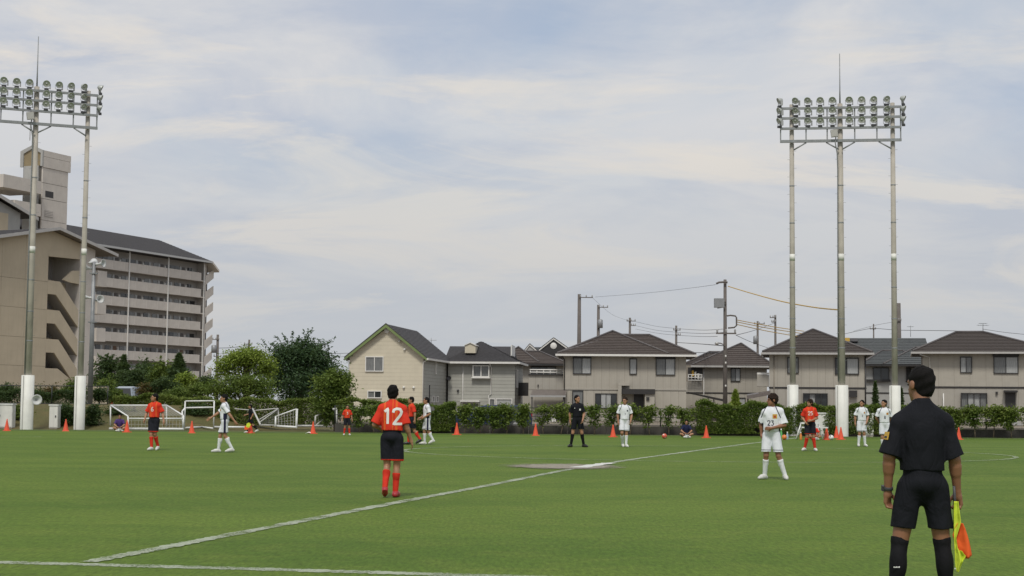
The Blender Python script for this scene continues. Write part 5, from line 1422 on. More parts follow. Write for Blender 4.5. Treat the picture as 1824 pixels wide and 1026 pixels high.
# single shrubs in front of the fence; houses show between them
rows = [(612, 735, 'sparse', 6, 'leafy shrub from the left along the fence below the cream house'),
        (815, 945, 'mid', 5, 'leafy shrub from the left along the fence in front of the dark blue car'),
        (950, 1238, 'sparse', 9, 'leafy shrub from the left along the fence below the big beige house'),
        (1650, 1850, 'mid', 6, 'leafy shrub from the left along the fence below the right-hand house')]
sd0 = 300
ORD = ['first', 'second', 'third', 'fourth', 'fifth', 'sixth', 'seventh', 'eighth', 'ninth']
for a, b, dens, n, lab in rows:
    for i in range(n):
        rg = random.Random(sd0); sd0 += 1
        px = a + (b - a) * (i + .5) / n + rg.uniform(-4, 4)
        yy = {'sparse': 735, 'mid': 736}[dens]; sw_ = (b - a) / n * .5 * rg.uniform(.85, 1.4); yy += rg.uniform(-2.5, 2.5)
        lob = [(px + rg.uniform(-.3, .3) * sw_, yy + rg.uniform(-4, 2), sw_ * .95, 9 + rg.uniform(-1, 2)), (px + rg.uniform(-.6, .6) * sw_, yy + 10, sw_ * .8, 10),
               (px + rg.uniform(-.7, .7) * sw_, yy - 5, sw_ * .8, 6), (px + rg.uniform(-.5, .5) * sw_, yy + 20, sw_ * .5, 7)]
        plant('shrub', ORD[i] + ' ' + lab, 'shrub', 'shrubs and hedge along the fence', 74.2 + rg.uniform(-.2, .2), px, 0, lob, int((90 if dens == 'mid' else 50) * sw_), .075,
              M[rg.choice(['leaf_mid', 'leaf_hedge', 'leaf_hedge'])], sd0 * 3, .035, .11, depth=.7)
# ------------------------------------------------------------------ people
class Field:
    """a block of signed distances; shapes are blended in and the zero surface is meshed"""
    def __init__(s, lo, hi, h):
        s.o = np.array(lo, float) - 2 * h; s.h = h
        s.n = np.ceil((np.array(hi) - s.o + 2 * h) / h).astype(int) + 1
        s.a = np.full(s.n, .15, np.float32)
    def block(s, lo, hi):
        i0 = np.clip(np.floor((np.array(lo) - s.o) / s.h).astype(int), 0, s.n - 1)
        i1 = np.clip(np.ceil((np.array(hi) - s.o) / s.h).astype(int) + 1, 1, s.n)
        sl = tuple(slice(a, b) for a, b in zip(i0, i1))
        ax = [np.float32(s.o[k]) + np.arange(i0[k], i1[k], dtype=np.float32) * np.float32(s.h) for k in range(3)]
        return sl, ax[0][:, None, None], ax[1][None, :, None], ax[2][None, None, :]
    def union(s, sl, d, k):
        a = s.a[sl]
        if k <= 0: s.a[sl] = np.minimum(a, d); return
        hh = np.clip(.5 + .5 * (a - d) / k, 0, 1)
        s.a[sl] = a * (1 - hh) + d * hh - k * hh * (1 - hh)
    def cone(s, a, b, r1, r2, k=.02, sq=(1, 1, 1)):
        a, b = np.array(a, float), np.array(b, float); m = max(r1, r2) / min(sq) + .05
        sl, X, Y, Z = s.block(np.minimum(a, b) - m, np.maximum(a, b) + m)
        q = np.array(sq, float); aa = a * q; ba = (b - a) * q; L2 = (ba ** 2).sum() + 1e-9
        px, py, pz = X * q[0] - aa[0], Y * q[1] - aa[1], Z * q[2] - aa[2]
        t = np.clip((px * ba[0] + py * ba[1] + pz * ba[2]) / L2, 0, 1)
        d = np.sqrt((px - t * ba[0]) ** 2 + (py - t * ba[1]) ** 2 + (pz - t * ba[2]) ** 2) - (r1 + (r2 - r1) * t)
        s.union(sl, d.astype(np.float32), k); return s
    def ell(s, c, r, k=.02, rot=None, cut=False):
        c, r = np.array(c, float), np.array(r, float); m = (np.full(3, r.max()) if rot is not None else r) + .05
        sl, X, Y, Z = s.block(c - m, c + m)
        d = s.ell_d(X, Y, Z, c, r, rot)
        if cut:
            a = s.a[sl]; s.a[sl] = np.maximum(a, -d)
        else: s.union(sl, d, k)
        return s
    @staticmethod
    def ell_d(X, Y, Z, c, r, rot=None):
        x, y, z = X - c[0], Y - c[1], Z - c[2]
        if rot is not None:
            x, y, z = (rot[0][0] * x + rot[1][0] * y + rot[2][0] * z, rot[0][1] * x + rot[1][1] * y + rot[2][1] * z, rot[0][2] * x + rot[1][2] * y + rot[2][2] * z)
        k0 = np.sqrt((x / r[0]) ** 2 + (y / r[1]) ** 2 + (z / r[2]) ** 2); k1 = np.sqrt((x / r[0] ** 2) ** 2 + (y / r[1] ** 2) ** 2 + (z / r[2] ** 2) ** 2) + 1e-6
        return (k0 * (k0 - 1) / k1).astype(np.float32)
    def all(s): return s.block(s.o, s.o + s.n * s.h)
    def plane(s, p, n):
        """keep the side the normal points away from"""
        sl, X, Y, Z = s.all(); n = np.array(n, float); n /= np.linalg.norm(n)
        s.a = np.maximum(s.a, ((X - p[0]) * n[0] + (Y - p[1]) * n[1] + (Z - p[2]) * n[2]).astype(np.float32)); return s
    def wrinkle(s, amp, seed, scale=1.0):
        g = np.random.default_rng(seed); sl, X, Y, Z = s.all()
        w = 0
        for f in (16, 27, 43):
            d = g.normal(size=3) * np.array([1, 1, .45]); d /= np.linalg.norm(d); e = g.normal(size=3); ph = g.uniform(0, 6.28, 2)
            w = w + np.sin(f * scale * (X * d[0] + Y * d[1] + Z * d[2]) + 1.4 * np.sin(9 * (X * e[0] + Y * e[1] + Z * e[2]) + ph[1]) + ph[0]) * (16 / f)
        s.a = s.a + (amp * .6 * w).astype(np.float32); return s
    def mesh(s, name, mat):
        a = s.a; S = a < 0
        c = np.zeros(s.n - 1, np.int8)
        for dx in (0, 1):
            for dy in (0, 1):
                for dz in (0, 1): c += S[dx:s.n[0] - 1 + dx, dy:s.n[1] - 1 + dy, dz:s.n[2] - 1 + dz]
        I = np.argwhere((c > 0) & (c < 8)); idx = np.full(s.n - 1, -1, np.int32); idx[tuple(I.T)] = np.arange(len(I))
        pos = np.zeros((len(I), 3)); cnt = np.zeros((len(I), 1))
        cor = [np.array(q) for q in ((0, 0, 0), (1, 0, 0), (0, 1, 0), (1, 1, 0), (0, 0, 1), (1, 0, 1), (0, 1, 1), (1, 1, 1))]
        val = [a[tuple((I + q).T)] for q in cor]
        for i in range(8):
            for j in range(i + 1, 8):
                if np.abs(cor[i] - cor[j]).sum() != 1: continue
                x = (val[i] < 0) != (val[j] < 0)
                t = np.where(x, val[i] / np.where(x, val[i] - val[j], 1), 0)[:, None]
                pos += x[:, None] * (cor[i] + t * (cor[j] - cor[i])); cnt += x[:, None]
        V = (I + pos / cnt) * s.h + s.o
        F = []
        for ax in range(3):
            u, v = (ax + 1) % 3, (ax + 2) % 3
            sa = [slice(None)] * 3; sb = [slice(None)] * 3; sa[ax] = slice(0, -1); sb[ax] = slice(1, None)
            x = S[tuple(sa)] != S[tuple(sb)]
            E = np.argwhere(x); E = E[(E[:, u] > 0) & (E[:, v] > 0) & (E[:, u] < s.n[u] - 1) & (E[:, v] < s.n[v] - 1)]
            ins = S[tuple(E.T)]
            def cell(du, dv):
                q = E.copy(); q[:, u] += du; q[:, v] += dv; return idx[tuple(q.T)]
            q = np.stack([cell(-1, -1), cell(0, -1), cell(0, 0), cell(-1, 0)], 1)
            q[~ins] = q[~ins][:, ::-1]; F.append(q)
        F = np.concatenate(F); F = F[(F >= 0).all(1)]
        return np_mesh(name, V, F, mat, True)

M['skin'] = plain('skin', (.36, .185, .108), .5, .08, 6)
M['skin_tan'] = plain('tanned_skin', (.27, .125, .07), .5, .08, 6)
M['hair'] = plain('black_hair', (.009, .008, .008), .75, .3, 30, bump=.6, bscale=180)
M['hair_brown'] = plain('dark_brown_hair', (.022, .014, .010), .75, .3, 30, bump=.6, bscale=180)
for k_ in ('hair', 'hair_brown'): M[k_].node_tree.nodes['Principled BSDF'].inputs['Specular IOR Level'].default_value = .12
M['eye_dark'] = plain('dark_eye', (.02, .015, .012), .3)
M['lip'] = plain('lip', (.30, .12, .085), .5)
def cloth(name, base, paint=None, rough=.8):
    """fabric: base colour, weave and an optional printed pattern by body position"""
    t = NT(name); v = t.coords()
    col = t.mix(t.ramp(t.noise(5, 4, .6, v), [(.3, 0.0), (.7, 1.0)]), mul(base, .92), mul(base, 1.08))
    if paint: col = paint(t, col)
    t.color(col); t.set(Roughness=rough); t.b.inputs['Specular IOR Level'].default_value = .15
    fold = t.noise(7.5, 3, .5, t.coords((1, 1, .55)), 1.6)
    t.bump(t.math('ADD', t.math('MULTIPLY', t.noise(260, 2, .5, v), .04), fold), .55, .035)
    return t.m
def xyz(t):
    s = t.node('ShaderNodeSeparateXYZ'); t.l.new(t.coords(), s.inputs[0]); return s.outputs
def band(t, v, lo, hi, soft=.004):
    a = t.node('ShaderNodeMapRange', interpolation_type='SMOOTHSTEP'); t.l.new(v, a.inputs[0]); a.inputs[1].default_value = lo - soft; a.inputs[2].default_value = lo + soft
    b = t.node('ShaderNodeMapRange', interpolation_type='SMOOTHSTEP'); t.l.new(v, b.inputs[0]); b.inputs[1].default_value = hi - soft; b.inputs[2].default_value = hi + soft; b.inputs[3].default_value = 1; b.inputs[4].default_value = 0
    return t.math('MULTIPLY', a.outputs[0], b.outputs[0])
RED, ORANGE, NAVY, BLACK = (.64, .042, .022), (.72, .17, .03), (.02, .022, .05), (.011, .012, .016)
def red_stripes(t, col):
    x = xyz(t)[0]
    f = t.math('MAXIMUM', band(t, x, -.085, -.055, .012), t.math('MAXIMUM', band(t, x, -.02, -.008, .006), band(t, x, .10, .125, .012)))
    return t.mix(t.math('MULTIPLY', f, .75), col, ORANGE)
def white_trim(t, col):
    x, y, z = xyz(t); ax = t.math('ABSOLUTE', x)
    e = t.math('ADD', ax, t.math('MULTIPLY', t.math('SUBTRACT', z, 1.36), .45))       # leans outward lower down
    f = t.math('MULTIPLY', band(t, e, .138, .158), band(t, z, 1.25, 1.6))
    f2 = t.math('MULTIPLY', band(t, ax, .125, .30), t.math('MULTIPLY', band(t, z, .9, 1.17), band(t, y, -.05, .06)))
    return t.mix(t.math('MAXIMUM', f, f2), col, NAVY)
def white_shorts_trim(t, col):
    x, y, z = xyz(t); ax = t.math('ABSOLUTE', x)
    f = t.math('MULTIPLY', band(t, ax, .135, .5), band(t, y, -.035, .035))
    return t.mix(t.math('MAXIMUM', f, t.math('MULTIPLY', band(t, z, .592, .606), 1.0)), col, NAVY)
def black_shorts_trim(t, col):
    x, y, z = xyz(t)
    return t.mix(band(t, z, .3, .59, .005), col, RED)
M['red_shirt'] = cloth('red_shirt', RED, red_stripes)
M['white_shirt'] = cloth('white_shirt', (.74, .76, .80), white_trim)
M['white_shorts'] = cloth('white_shorts', (.72, .74, .79), white_shorts_trim)
M['black_shorts'] = cloth('black_shorts', (.016, .017, .024), black_shorts_trim)
M['black_cloth'] = cloth('black_cloth', BLACK)
M['black_sock'] = cloth('black_sock', (.010, .010, .012))
M['red_sock'] = cloth('red_sock', (.62, .04, .022))
M['white_sock'] = cloth('white_sock', (.72, .74, .76))
M['purple_cloth'] = cloth('purple_cloth', (.07, .04, .16))
M['navy_cloth'] = cloth('navy_cloth', (.018, .022, .06))
M['boot_white'] = plain('white_boot', (.62, .62, .60), .4, .1, 12)
M['boot_red'] = plain('red_boot', (.40, .03, .04), .4, .1, 12)
M['boot_black'] = plain('black_boot', (.02, .02, .02), .4, .1, 12)
M['print_white'] = plain('white_print', (.76, .76, .74), .6, .03)
M['print_navy'] = plain('navy_print', NAVY, .6, .05)
M['badge_gold'] = plain('gold_badge', (.60, .36, .05), .6, .15, 60)
M['badge_red'] = plain('red_badge', (.45, .06, .04), .6, .1)
KITS = {'red': ('red_shirt', 'black_shorts', 'red_sock', 'boot_white'), 'white': ('white_shirt', 'white_shorts', 'white_sock', 'boot_white'),
        'ref': ('black_cloth', 'black_cloth', 'black_sock', 'boot_black')}
STAND = dict(hipL=(.09, 0, .90), hipR=(-.09, 0, .90), knL=(.10, .02, .485), knR=(-.10, .02, .485), anL=(.11, -.03, .09), anR=(-.11, -.03, .09),
             shL=(.158, 0, 1.372), shR=(-.158, 0, 1.372), elL=(.235, -.02, 1.12), elR=(-.235, -.02, 1.12), wrL=(.245, .06, .88), wrR=(-.245, .06, .88),
             neck=(0, -.005, 1.455), toeL=(.03, .19, -.055), toeR=(-.03, .19, -.055))
def hand(f, w, d, side, curl=.5, k=.006, inward=None):
    """palm, four bent fingers and a thumb leaving the side of the palm"""
    w, d = Vector(w), Vector(d).normalized()
    inn = Vector(inward) if inward else Vector((-side, 0, 0))           # the way the palm faces
    inn = (inn - d * inn.dot(d)).normalized()
    fw = d.cross(inn).normalized()                                       # across the palm
    if fw.y > 0: fw = -fw                                                # thumb to the front
    f.cone(w, w + d * .035, .026, .030, .012); f.cone(w + d * .03 + fw * .018, w + d * .085 + fw * .022, .019, .016, .012); f.cone(w + d * .03 - fw * .014, w + d * .082 - fw * .024, .019, .015, .012)
    f.cone(w + d * .03, w + d * .085, .019, .016, .012)
    for i, (o_, L) in enumerate(((.029, .070), (.010, .078), (-.010, .073), (-.028, .058))):
        b = w + d * .088 + fw * o_
        m_ = b + (d * math.cos(curl * .7) + inn * math.sin(curl * .7)) * L * .52
        e = m_ + (d * math.cos(curl * 2.0) + inn * math.sin(curl * 2.0)) * L * .5
        f.cone(b, m_, .0100, .0088, k); f.cone(m_, e, .0088, .0074, k)
    b = w + d * .030 + fw * .030; m_ = b + (d * .7 + fw * .55 + inn * .35).normalized() * .042; e = m_ + (d * .9 + inn * .5).normalized() * .032
    f.cone(b, m_, .0135, .0108, .008); f.cone(m_, e, .0108, .0085, k)
GLY = {'1': [[(.18, .80), (.40, 1.0), (.40, 0)]], '2': [[(.02, .74), (.06, .92), (.24, 1.0), (.46, .97), (.56, .80), (.50, .60), (.05, .0), (.60, .0)]],
       '3': [[(.05, .98), (.55, .98), (.28, .58), (.48, .52), (.56, .30), (.46, .06), (.24, 0), (.04, .10)]],
       '5': [[(.54, 1.0), (.10, 1.0), (.07, .56), (.34, .62), (.55, .46), (.54, .16), (.34, 0), (.04, .06)]],
       '6': [[(.50, .98), (.20, .80), (.06, .42), (.08, .12), (.28, 0), (.50, .10), (.54, .36), (.36, .54), (.10, .44)]],
       '8': [[(.30, .54), (.10, .70), (.14, .93), (.30, 1.0), (.47, .93), (.50, .70), (.30, .54), (.06, .34), (.10, .06), (.30, 0), (.50, .06), (.54, .34), (.30, .54)]]}
def decal(parent, bvh, strokes, cx, cz, h, front, mat, name, width=.15, lift=.004, adv=.72, n_ch=1):
    """flat print wrapped on the cloth: strokes in units of the letter height"""
    V, F = [], []
    sgn = 1 if front else -1                     # seen from the front the wearer's left is at the viewer's right
    for st in strokes:
        P = [np.array(p, float) for p in st]; Q = []
        for a, b in zip(P[:-1], P[1:]):
            n = max(1, int(np.linalg.norm(b - a) * h / .012))
            Q += [a + (b - a) * i / n for i in range(n)]
        Q.append(P[-1]); o = len(V)
        for i, q in enumerate(Q):
            t_ = Q[min(i + 1, len(Q) - 1)] - Q[max(i - 1, 0)]; t_ = t_ / (np.linalg.norm(t_) + 1e-9); nn_ = np.array([-t_[1], t_[0]])
            for w in (-.5, 0, .5):
                u, v = q + nn_ * w * width
                x, z = cx + sgn * u * h, cz + v * h
                org = Vector((x, -.6 if front else .6, z)); hit = bvh.ray_cast(org, Vector((0, 1 if front else -1, 0)))
                y = (hit[0].y if hit[0] else 0) + (-lift if front else lift)
                V.append((x, y, z))
        for i in range(len(Q) - 1):
            for w in (0, 1): F.append((o + 3 * i + w, o + 3 * i + w + 1, o + 3 * i + w + 4, o + 3 * i + w + 3))
    me = np_mesh(name, V, F, M[mat]); return mesh_obj(name, me, parent)
def number(parent, bvh, txt, cx, cz, h, front, mat='print_white', width=.17):
    st = []; adv = .74; W = adv * len(txt) - .14
    for i, ch in enumerate(txt):
        for s in GLY[ch]: st.append([(u - W / 2 + i * adv, v) for u, v in s])
    return decal(parent, bvh, st, cx, cz, h, front, mat, 'shirt_number', width)
def person(label, px, py, yaw, H, kit, pose=None, head=(0, 0), hair='short', vox=.011, waist=1.03, hem=.585, sock_top=.41, sleeve=.80, no=None, no_back=False,
           skin='skin', tan=False, badge=None, seat=False, seed=0, boots=None, group=None, loose=1.0, no_h=.2, hem_r=.100, slim=1.0, hair_mat='hair', loc=None, mats=None):
    j = dict(STAND); j.update(pose or {})
    J = {k: np.array([v[0], -v[1], v[2]], float) for k, v in j.items() if k[:2] in ('hi', 'kn', 'an', 'sh', 'el', 'wr', 'ne')}           # (left, forward, up) -> local
    g = ground(px, py) if loc is None else loc
    o = empty('person', (g.x, g.y, 0), R(yaw)); s_ = H / 1.72; o.scale = (s_, s_, s_)
    tag(o, label, 'person', group)
    mS, mP, mK, mB = mats or KITS[kit]
    if boots: mB = boots
    if not seat and vox > .007:                                        # nobody stands quite square
        q_ = random.Random(seed); lean, tl, sw_ = q_.uniform(-.03, .03), q_.uniform(-.018, .018), q_.uniform(-.03, .03)
        for k in ('shL', 'shR', 'neck', 'elL', 'elR'): J[k] = J[k] + np.array([lean, -.015, 0])
        J['shL'][2] += tl; J['shR'][2] -= tl; J['shL'][1] += sw_; J['shR'][1] -= sw_; J['hipL'][2] += tl * .6; J['hipR'][2] -= tl * .6
    pel = (J['hipL'] + J['hipR']) / 2; nk = J['neck']; up = nk - pel
    def tz(t): return pel + up * t
    P = np.array(list(J[k] for k in J))
    lo, hi = P.min(0) - .26, P.max(0) + .26; lo[2] = -.02; hi[2] = nk[2] + .33
    # ---- body: one continuous surface
    b = Field(lo, hi, vox)
    b.ell(tz(.12), (.126 * slim, .092, .12)); b.ell(tz(.42), (.112 * slim, .085, .17), .05); b.ell(tz(.70), (.138 * slim, .098, .16), .05)
    for sd_ in 'LR':
        si = 1 if sd_ == 'L' else -1
        sh, el_, wr = J['sh' + sd_], J['el' + sd_], J['wr' + sd_]
        b.cone(tz(.95), sh, .05, .046, .03); b.cone(sh, el_, .050, .040, .02); b.cone(el_, wr, .041, .0265, .015)
        mid = el_ + (wr - el_) * .22; b.cone(mid, el_ + (wr - el_) * .4, .043, .038, .015)
        d = wr - el_; hd = j.get('hd' + sd_)
        hand(b, wr, hd and (hd[0], -hd[1], hd[2]) or d, si, j.get('curl' + sd_, .55), inward=j.get('palm' + sd_))
        hp, kn, an = J['hip' + sd_], J['kn' + sd_], J['an' + sd_]
        b.cone(hp, kn, .083, .054, .02); b.cone(kn, an, .051, .036, .015)
        cal = kn + (an - kn) * .28; fwd = np.array([0, .022, 0]); b.ell(cal + fwd, (.050, .050, .105), .02)
        te = an + np.array([j['toe' + sd_][0], -j['toe' + sd_][1], j['toe' + sd_][2]]) * .8
        b.cone(an + np.array([0, .02, -.035]), te, .034, .028, .02)
    hs = 1.06; hc = nk + np.array([0, -.030, .156])
    b.cone(nk + np.array([0, .014, -.03]), hc + np.array([0, .024, -.05]), .060, .054, .03)
    HR = (Matrix.Rotation(R(head[0]), 3, 'Z') @ Matrix.Rotation(R(head[1]), 3, 'X'))
    hr = [list(r_) for r_ in HR]
    def hp_(x, y, z): return hc + np.array(HR @ Vector((x * hs, y * hs, z * hs)))
    def rs(*r_): return tuple(v * hs for v in r_)
    b.ell(hp_(0, .014, .022), rs(.074, .094, .098), .01, hr); b.ell(hp_(0, -.034, -.048), rs(.056, .058, .066), .03, hr); b.ell(hp_(0, -.072, -.095), rs(.024, .02, .018), .02, hr)
    b.cone(hp_(0, -.088, .008), hp_(0, -.108, -.026), .010, .0135, .012); b.ell(hp_(0, -.086, -.058), rs(.022, .012, .012), .008, hr)
    b.cone(hp_(-.034, -.076, .024), hp_(.034, -.076, .024), .011, .011, .018)
    for si in (-1, 1): b.ell(hp_(si * .077, .008, -.006), rs(.010, .022, .033), .006, hr)
    mesh_obj('body', b.mesh('body', M[skin]), o)
    for si in (-1, 1):
        for nm, c, r_, mt in (('eye', (si * .031, -.083, .004), (.013, .006, .006), 'eye_dark'), ('eyebrow', (si * .032, -.089, .025), (.019, .005, .0045), hair_mat)):
            e = MB().lathe([(math.sin(a), -math.cos(a)) for a in np.linspace(.001, 3.14, 7)], 8).build(nm, M[mt], o)
            e.matrix_local = Matrix.Translation(Vector(hp_(*c))) @ HR.to_4x4() @ Matrix.Diagonal((*rs(*r_), 1))
    e = MB().lathe([(math.sin(a), -math.cos(a)) for a in np.linspace(.001, 3.14, 7)], 8).build('mouth', M['lip'], o)
    e.matrix_local = Matrix.Translation(Vector(hp_(0, -.094, -.058))) @ HR.to_4x4() @ Matrix.Diagonal((.022, .006, .007, 1))
    # ---- hair
    hv = min(vox, .009); hf = Field(hc - .18, hc + .18, hv)
    big = hair == 'long'
    sl, X, Y, Z = hf.all()
    lx, ly, lz = X - hc[0], Y - hc[1], Z - hc[2]
    rx = [(HR[0][i] * lx + HR[1][i] * ly + HR[2][i] * lz) / hs for i in range(3)]; hx = .004 if vox > .007 else .0
    d = Field.ell_d(rx[0], rx[1], rx[2], (0, .020, .030), (.090, .108, .103) if big else (.080 + hx, .096 + hx, .095 + hx))
    d2 = Field.ell_d(rx[0], rx[1], rx[2], (0, .036, -.030), (.064 + hx, .063 + hx, .074)); hb = np.clip(.5 + .5 * (d - d2) / .018, 0, 1)
    d = d * (1 - hb) + d2 * hb - .018 * hb * (1 - hb)
    gg = np.random.default_rng(seed + 5); ph = gg.uniform(0, 6, 3); am = .007 if big else .0042
    d = d + am * np.sin(70 * rx[0] + ph[0] + 20 * rx[2]) * np.sin(62 * rx[1] + ph[1]) + am * .7 * np.sin(90 * rx[2] + 40 * rx[0] + ph[2])
    face = Field.ell_d(rx[0], rx[1], rx[2], (0, -.118, -.040 if big else -.022), (.078, .085, .095))
    d = np.maximum(d, -face)
    cut = (-(rx[2] + (.55 if big else 1.15) * rx[1] + (.050 if big else .014)) / 1.4)
    d = np.maximum(d, cut + .006 * np.sin(85 * rx[0] + ph[1]) * np.sin(60 * rx[1] + ph[2]))
    if not big:
        for si in (-1, 1): d = np.maximum(d, -Field.ell_d(rx[0], rx[1], rx[2], (si * .083, -.010, -.034), (.030, .034, .050)))
    d = d + .0022 * np.sin(160 * rx[0] + 60 * rx[1]) * np.sin(140 * rx[1] - 50 * rx[2])
    hf.a = (d * hs).astype(np.float32)
    mesh_obj('hair', hf.mesh('hair', M[hair_mat]), o)
    # ---- shirt
    lo_s = np.minimum.reduce([J['elL'], J['elR'], pel, nk]) - .24; hi_s = np.maximum.reduce([J['elL'], J['elR'], pel, nk]) + .24
    f = Field(lo_s, hi_s, vox)
    wt = (waist - .90) / .555
    f.ell(tz(.68), (.164 * slim, .120, .19), .03)
    f.cone(tz(.72), tz(wt - .08), .150 * loose * slim, .153 * loose * slim, .05, (1, 1.22, 1))
    for sd_ in 'LR':
        sh, el_ = J['sh' + sd_], J['el' + sd_]
        f.cone(tz(1.0), sh, .052, .058, .05); f.cone(tz(.86), sh - up * .03, .09, .062, .05)
    f.plane(tz(wt) - up / np.linalg.norm(up) * .008, -up)
    for sd_ in 'LR':
        sh, el_ = J['sh' + sd_], J['el' + sd_]; ar = el_ - sh; e = sh + ar * sleeve
        sl, X, Y, Z = f.block(np.minimum(sh, e) - .15, np.maximum(sh, e) + .15)
        ba = e + ar * .1 - sh; L2 = (ba ** 2).sum()
        t_ = np.clip(((X - sh[0]) * ba[0] + (Y - sh[1]) * ba[1] + (Z - sh[2]) * ba[2]) / L2, 0, 1)
        dd_ = np.sqrt((X - sh[0] - t_ * ba[0]) ** 2 + (Y - sh[1] - t_ * ba[1]) ** 2 + (Z - sh[2] - t_ * ba[2]) ** 2) - (.058 + .022 * loose * t_)
        an_ = ar / np.linalg.norm(ar)
        dd_ = np.maximum(dd_, (X - e[0]) * an_[0] + (Y - e[1]) * an_[1] + (Z - e[2]) * an_[2])
        f.union(sl, dd_.astype(np.float32), .025)
    f.wrinkle(.0068, seed)
    f.cone(nk + np.array([0, .01, -.03]), nk + np.array([0, .005, .022]), .074, .066, .015)
    f.ell(nk + np.array([0, -.02, .055]), (.062, .070, .058), cut=True)
    sm = f.mesh('shirt', M[mS]); so = mesh_obj('shirt', sm, o)
    bvh = BVHTree.FromPolygons([v.co.copy() for v in sm.vertices], [tuple(p.vertices) for p in sm.polygons])
    # ---- shorts
    lo_s = np.minimum.reduce([J['knL'], J['knR'], pel]) - .24; hi_s = np.maximum.reduce([J['knL'], J['knR'], pel]) + .26
    f = Field(lo_s, hi_s, vox)
    f.ell(tz(wt - .02), (.146 * slim, .112, .07), .03); f.ell(pel + np.array([0, .005, -.035]), (.10, .075, .085), .03); f.ell(pel + np.array([0, .012, .035]), (.162 * slim, .124, .115), .04)
    f.plane(tz(wt + .02), up)
    for sd_ in 'LR':
        hp, kn = J['hip' + sd_], J['kn' + sd_]; th = kn - hp; L = np.linalg.norm(th); tt = (.90 - hem) / .415
        e = hp + th * tt; ba = th * (tt + .12); L2 = (ba ** 2).sum()
        sl, X, Y, Z = f.block(np.minimum(hp, e) - .20, np.maximum(hp, e) + .20)
        t_ = np.clip(((X - hp[0]) * ba[0] + (Y - hp[1]) * ba[1] + (Z - hp[2]) * ba[2]) / L2, 0, 1)
        dd_ = np.sqrt((X - hp[0] - t_ * ba[0]) ** 2 + (Y - hp[1] - t_ * ba[1]) ** 2 + (Z - hp[2] - t_ * ba[2]) ** 2) - (.094 + (hem_r - .094) * t_)
        n_ = th / L
        if not seat: n_ = n_ * .35 + np.array([0, 0, -.65]); n_ /= np.linalg.norm(n_)
        dd_ = np.maximum(dd_, (X - e[0]) * n_[0] + (Y - e[1]) * n_[1] + (Z - e[2]) * n_[2])
        f.union(sl, dd_.astype(np.float32), .03)
    f.wrinkle(.0060, seed + 3)
    mesh_obj('shorts', f.mesh('shorts', M[mP]), o)
    # ---- socks and boots
    for sd_ in 'LR':
        kn, an = J['kn' + sd_], J['an' + sd_]; sh_ = an - kn
        t0 = (.485 - sock_top) / .395; a = kn + sh_ * t0
        f = Field(np.minimum(a, an) - .12, np.maximum(a, an) + .12, vox)
        f.cone(a, an, .060 - .012 * max(0, t0), .043, .01); f.ell(kn + sh_ * .28 + np.array([0, .022, 0]), (.058, .058, .115), .02); f.plane(a, -sh_)
        f.cone(a + sh_ * .01, a + sh_ * .07, .062 - .006 * max(0, t0), .062 - .006 * max(0, t0), .004)
        f.plane(an + np.array([0, 0, -.06]), (0, 0, -1)); f.plane(a - sh_ * .0, -sh_)
        mesh_obj('sock', f.mesh('sock', M[mK]), o)
        tv = np.array([j['toe' + sd_][0], -j['toe' + sd_][1], j['toe' + sd_][2]])
        f = Field(np.minimum(an, an + tv) - .13, np.maximum(an, an + tv) + .13, min(vox, .009))
        hl = np.array([tv[0], tv[1], 0]); hl /= np.linalg.norm(hl) + 1e-9
        heel = an - hl * .035 + np.array([0, 0, -.048]); ball_ = an + tv * .62 + np.array([0, 0, -.012]); tip = an + tv + np.array([0, 0, -.002])
        f.cone(heel, an + np.array([0, 0, -.03]), .040, .046, .02); f.cone(heel, ball_, .039, .044, .02); f.cone(ball_, tip, .044, .031, .02); f.cone(an + np.array([0, 0, -.015]), an + tv * .55 + np.array([0, 0, .008]), .044, .034, .02)
        low = min(heel[2], ball_[2], tip[2]) - .036
        nrm_ = np.cross(tv, np.array([hl[1], -hl[0], 0])); nrm_ = nrm_ if nrm_[2] < 0 else -nrm_
        f.plane(heel + np.array([0, 0, -.036]), nrm_)
        mesh_obj('boot', f.mesh('boot', M[mB]), o)
    if no: number(so, bvh, no, 0, (tz(.66)[2] - no_h * .55 - (.115 if kit == 'white' else 0)), no_h, not no_back, 'print_navy' if kit == 'white' else 'print_white')
    if badge:
        for (nm, mt, w, cx, cz) in badge:
            decal(so, bvh, [[(0, 0), (0, 1)]], cx, cz, w, not no_back, mt, nm, 1.0)
    return o, bvh, so
crest = lambda h=.075: [('crest', 'badge_gold', h, .085, 1.235), ('crest_centre', 'badge_red', h * .5, .085, 1.252)]
# the near linesman
LH = 1.75
lg = Vector((at(1645, 1060, 11.2).x, 11.2, 0))
lin, lbvh, lsh = person('linesman in black shirt and shorts, back to the camera, holding a lowered flag', 0, 0, 180, LH, 'ref',
    dict(elL=(.232, -.015, 1.115), wrL=(.232, .035, .885), elR=(-.222, -.015, 1.10), wrR=(-.250, .03, .875), knL=(.165, .0, .50), anL=(.215, -.03, .09), knR=(-.135, .0, .50), anR=(-.165, -.03, .09),
         shL=(.150, 0, 1.36), shR=(-.150, 0, 1.36), curlR=1.1, curlL=.75, neck=(0, -.005, 1.465), palmL=(-.7, .7, 0), palmR=(.8, .6, 0)),
    head=(25, 4), vox=.006, waist=1.035, hem=.615, sock_top=.545, sleeve=.95, skin='skin_tan', loc=lg, seed=4, loose=1.06, hem_r=.086, slim=.92)
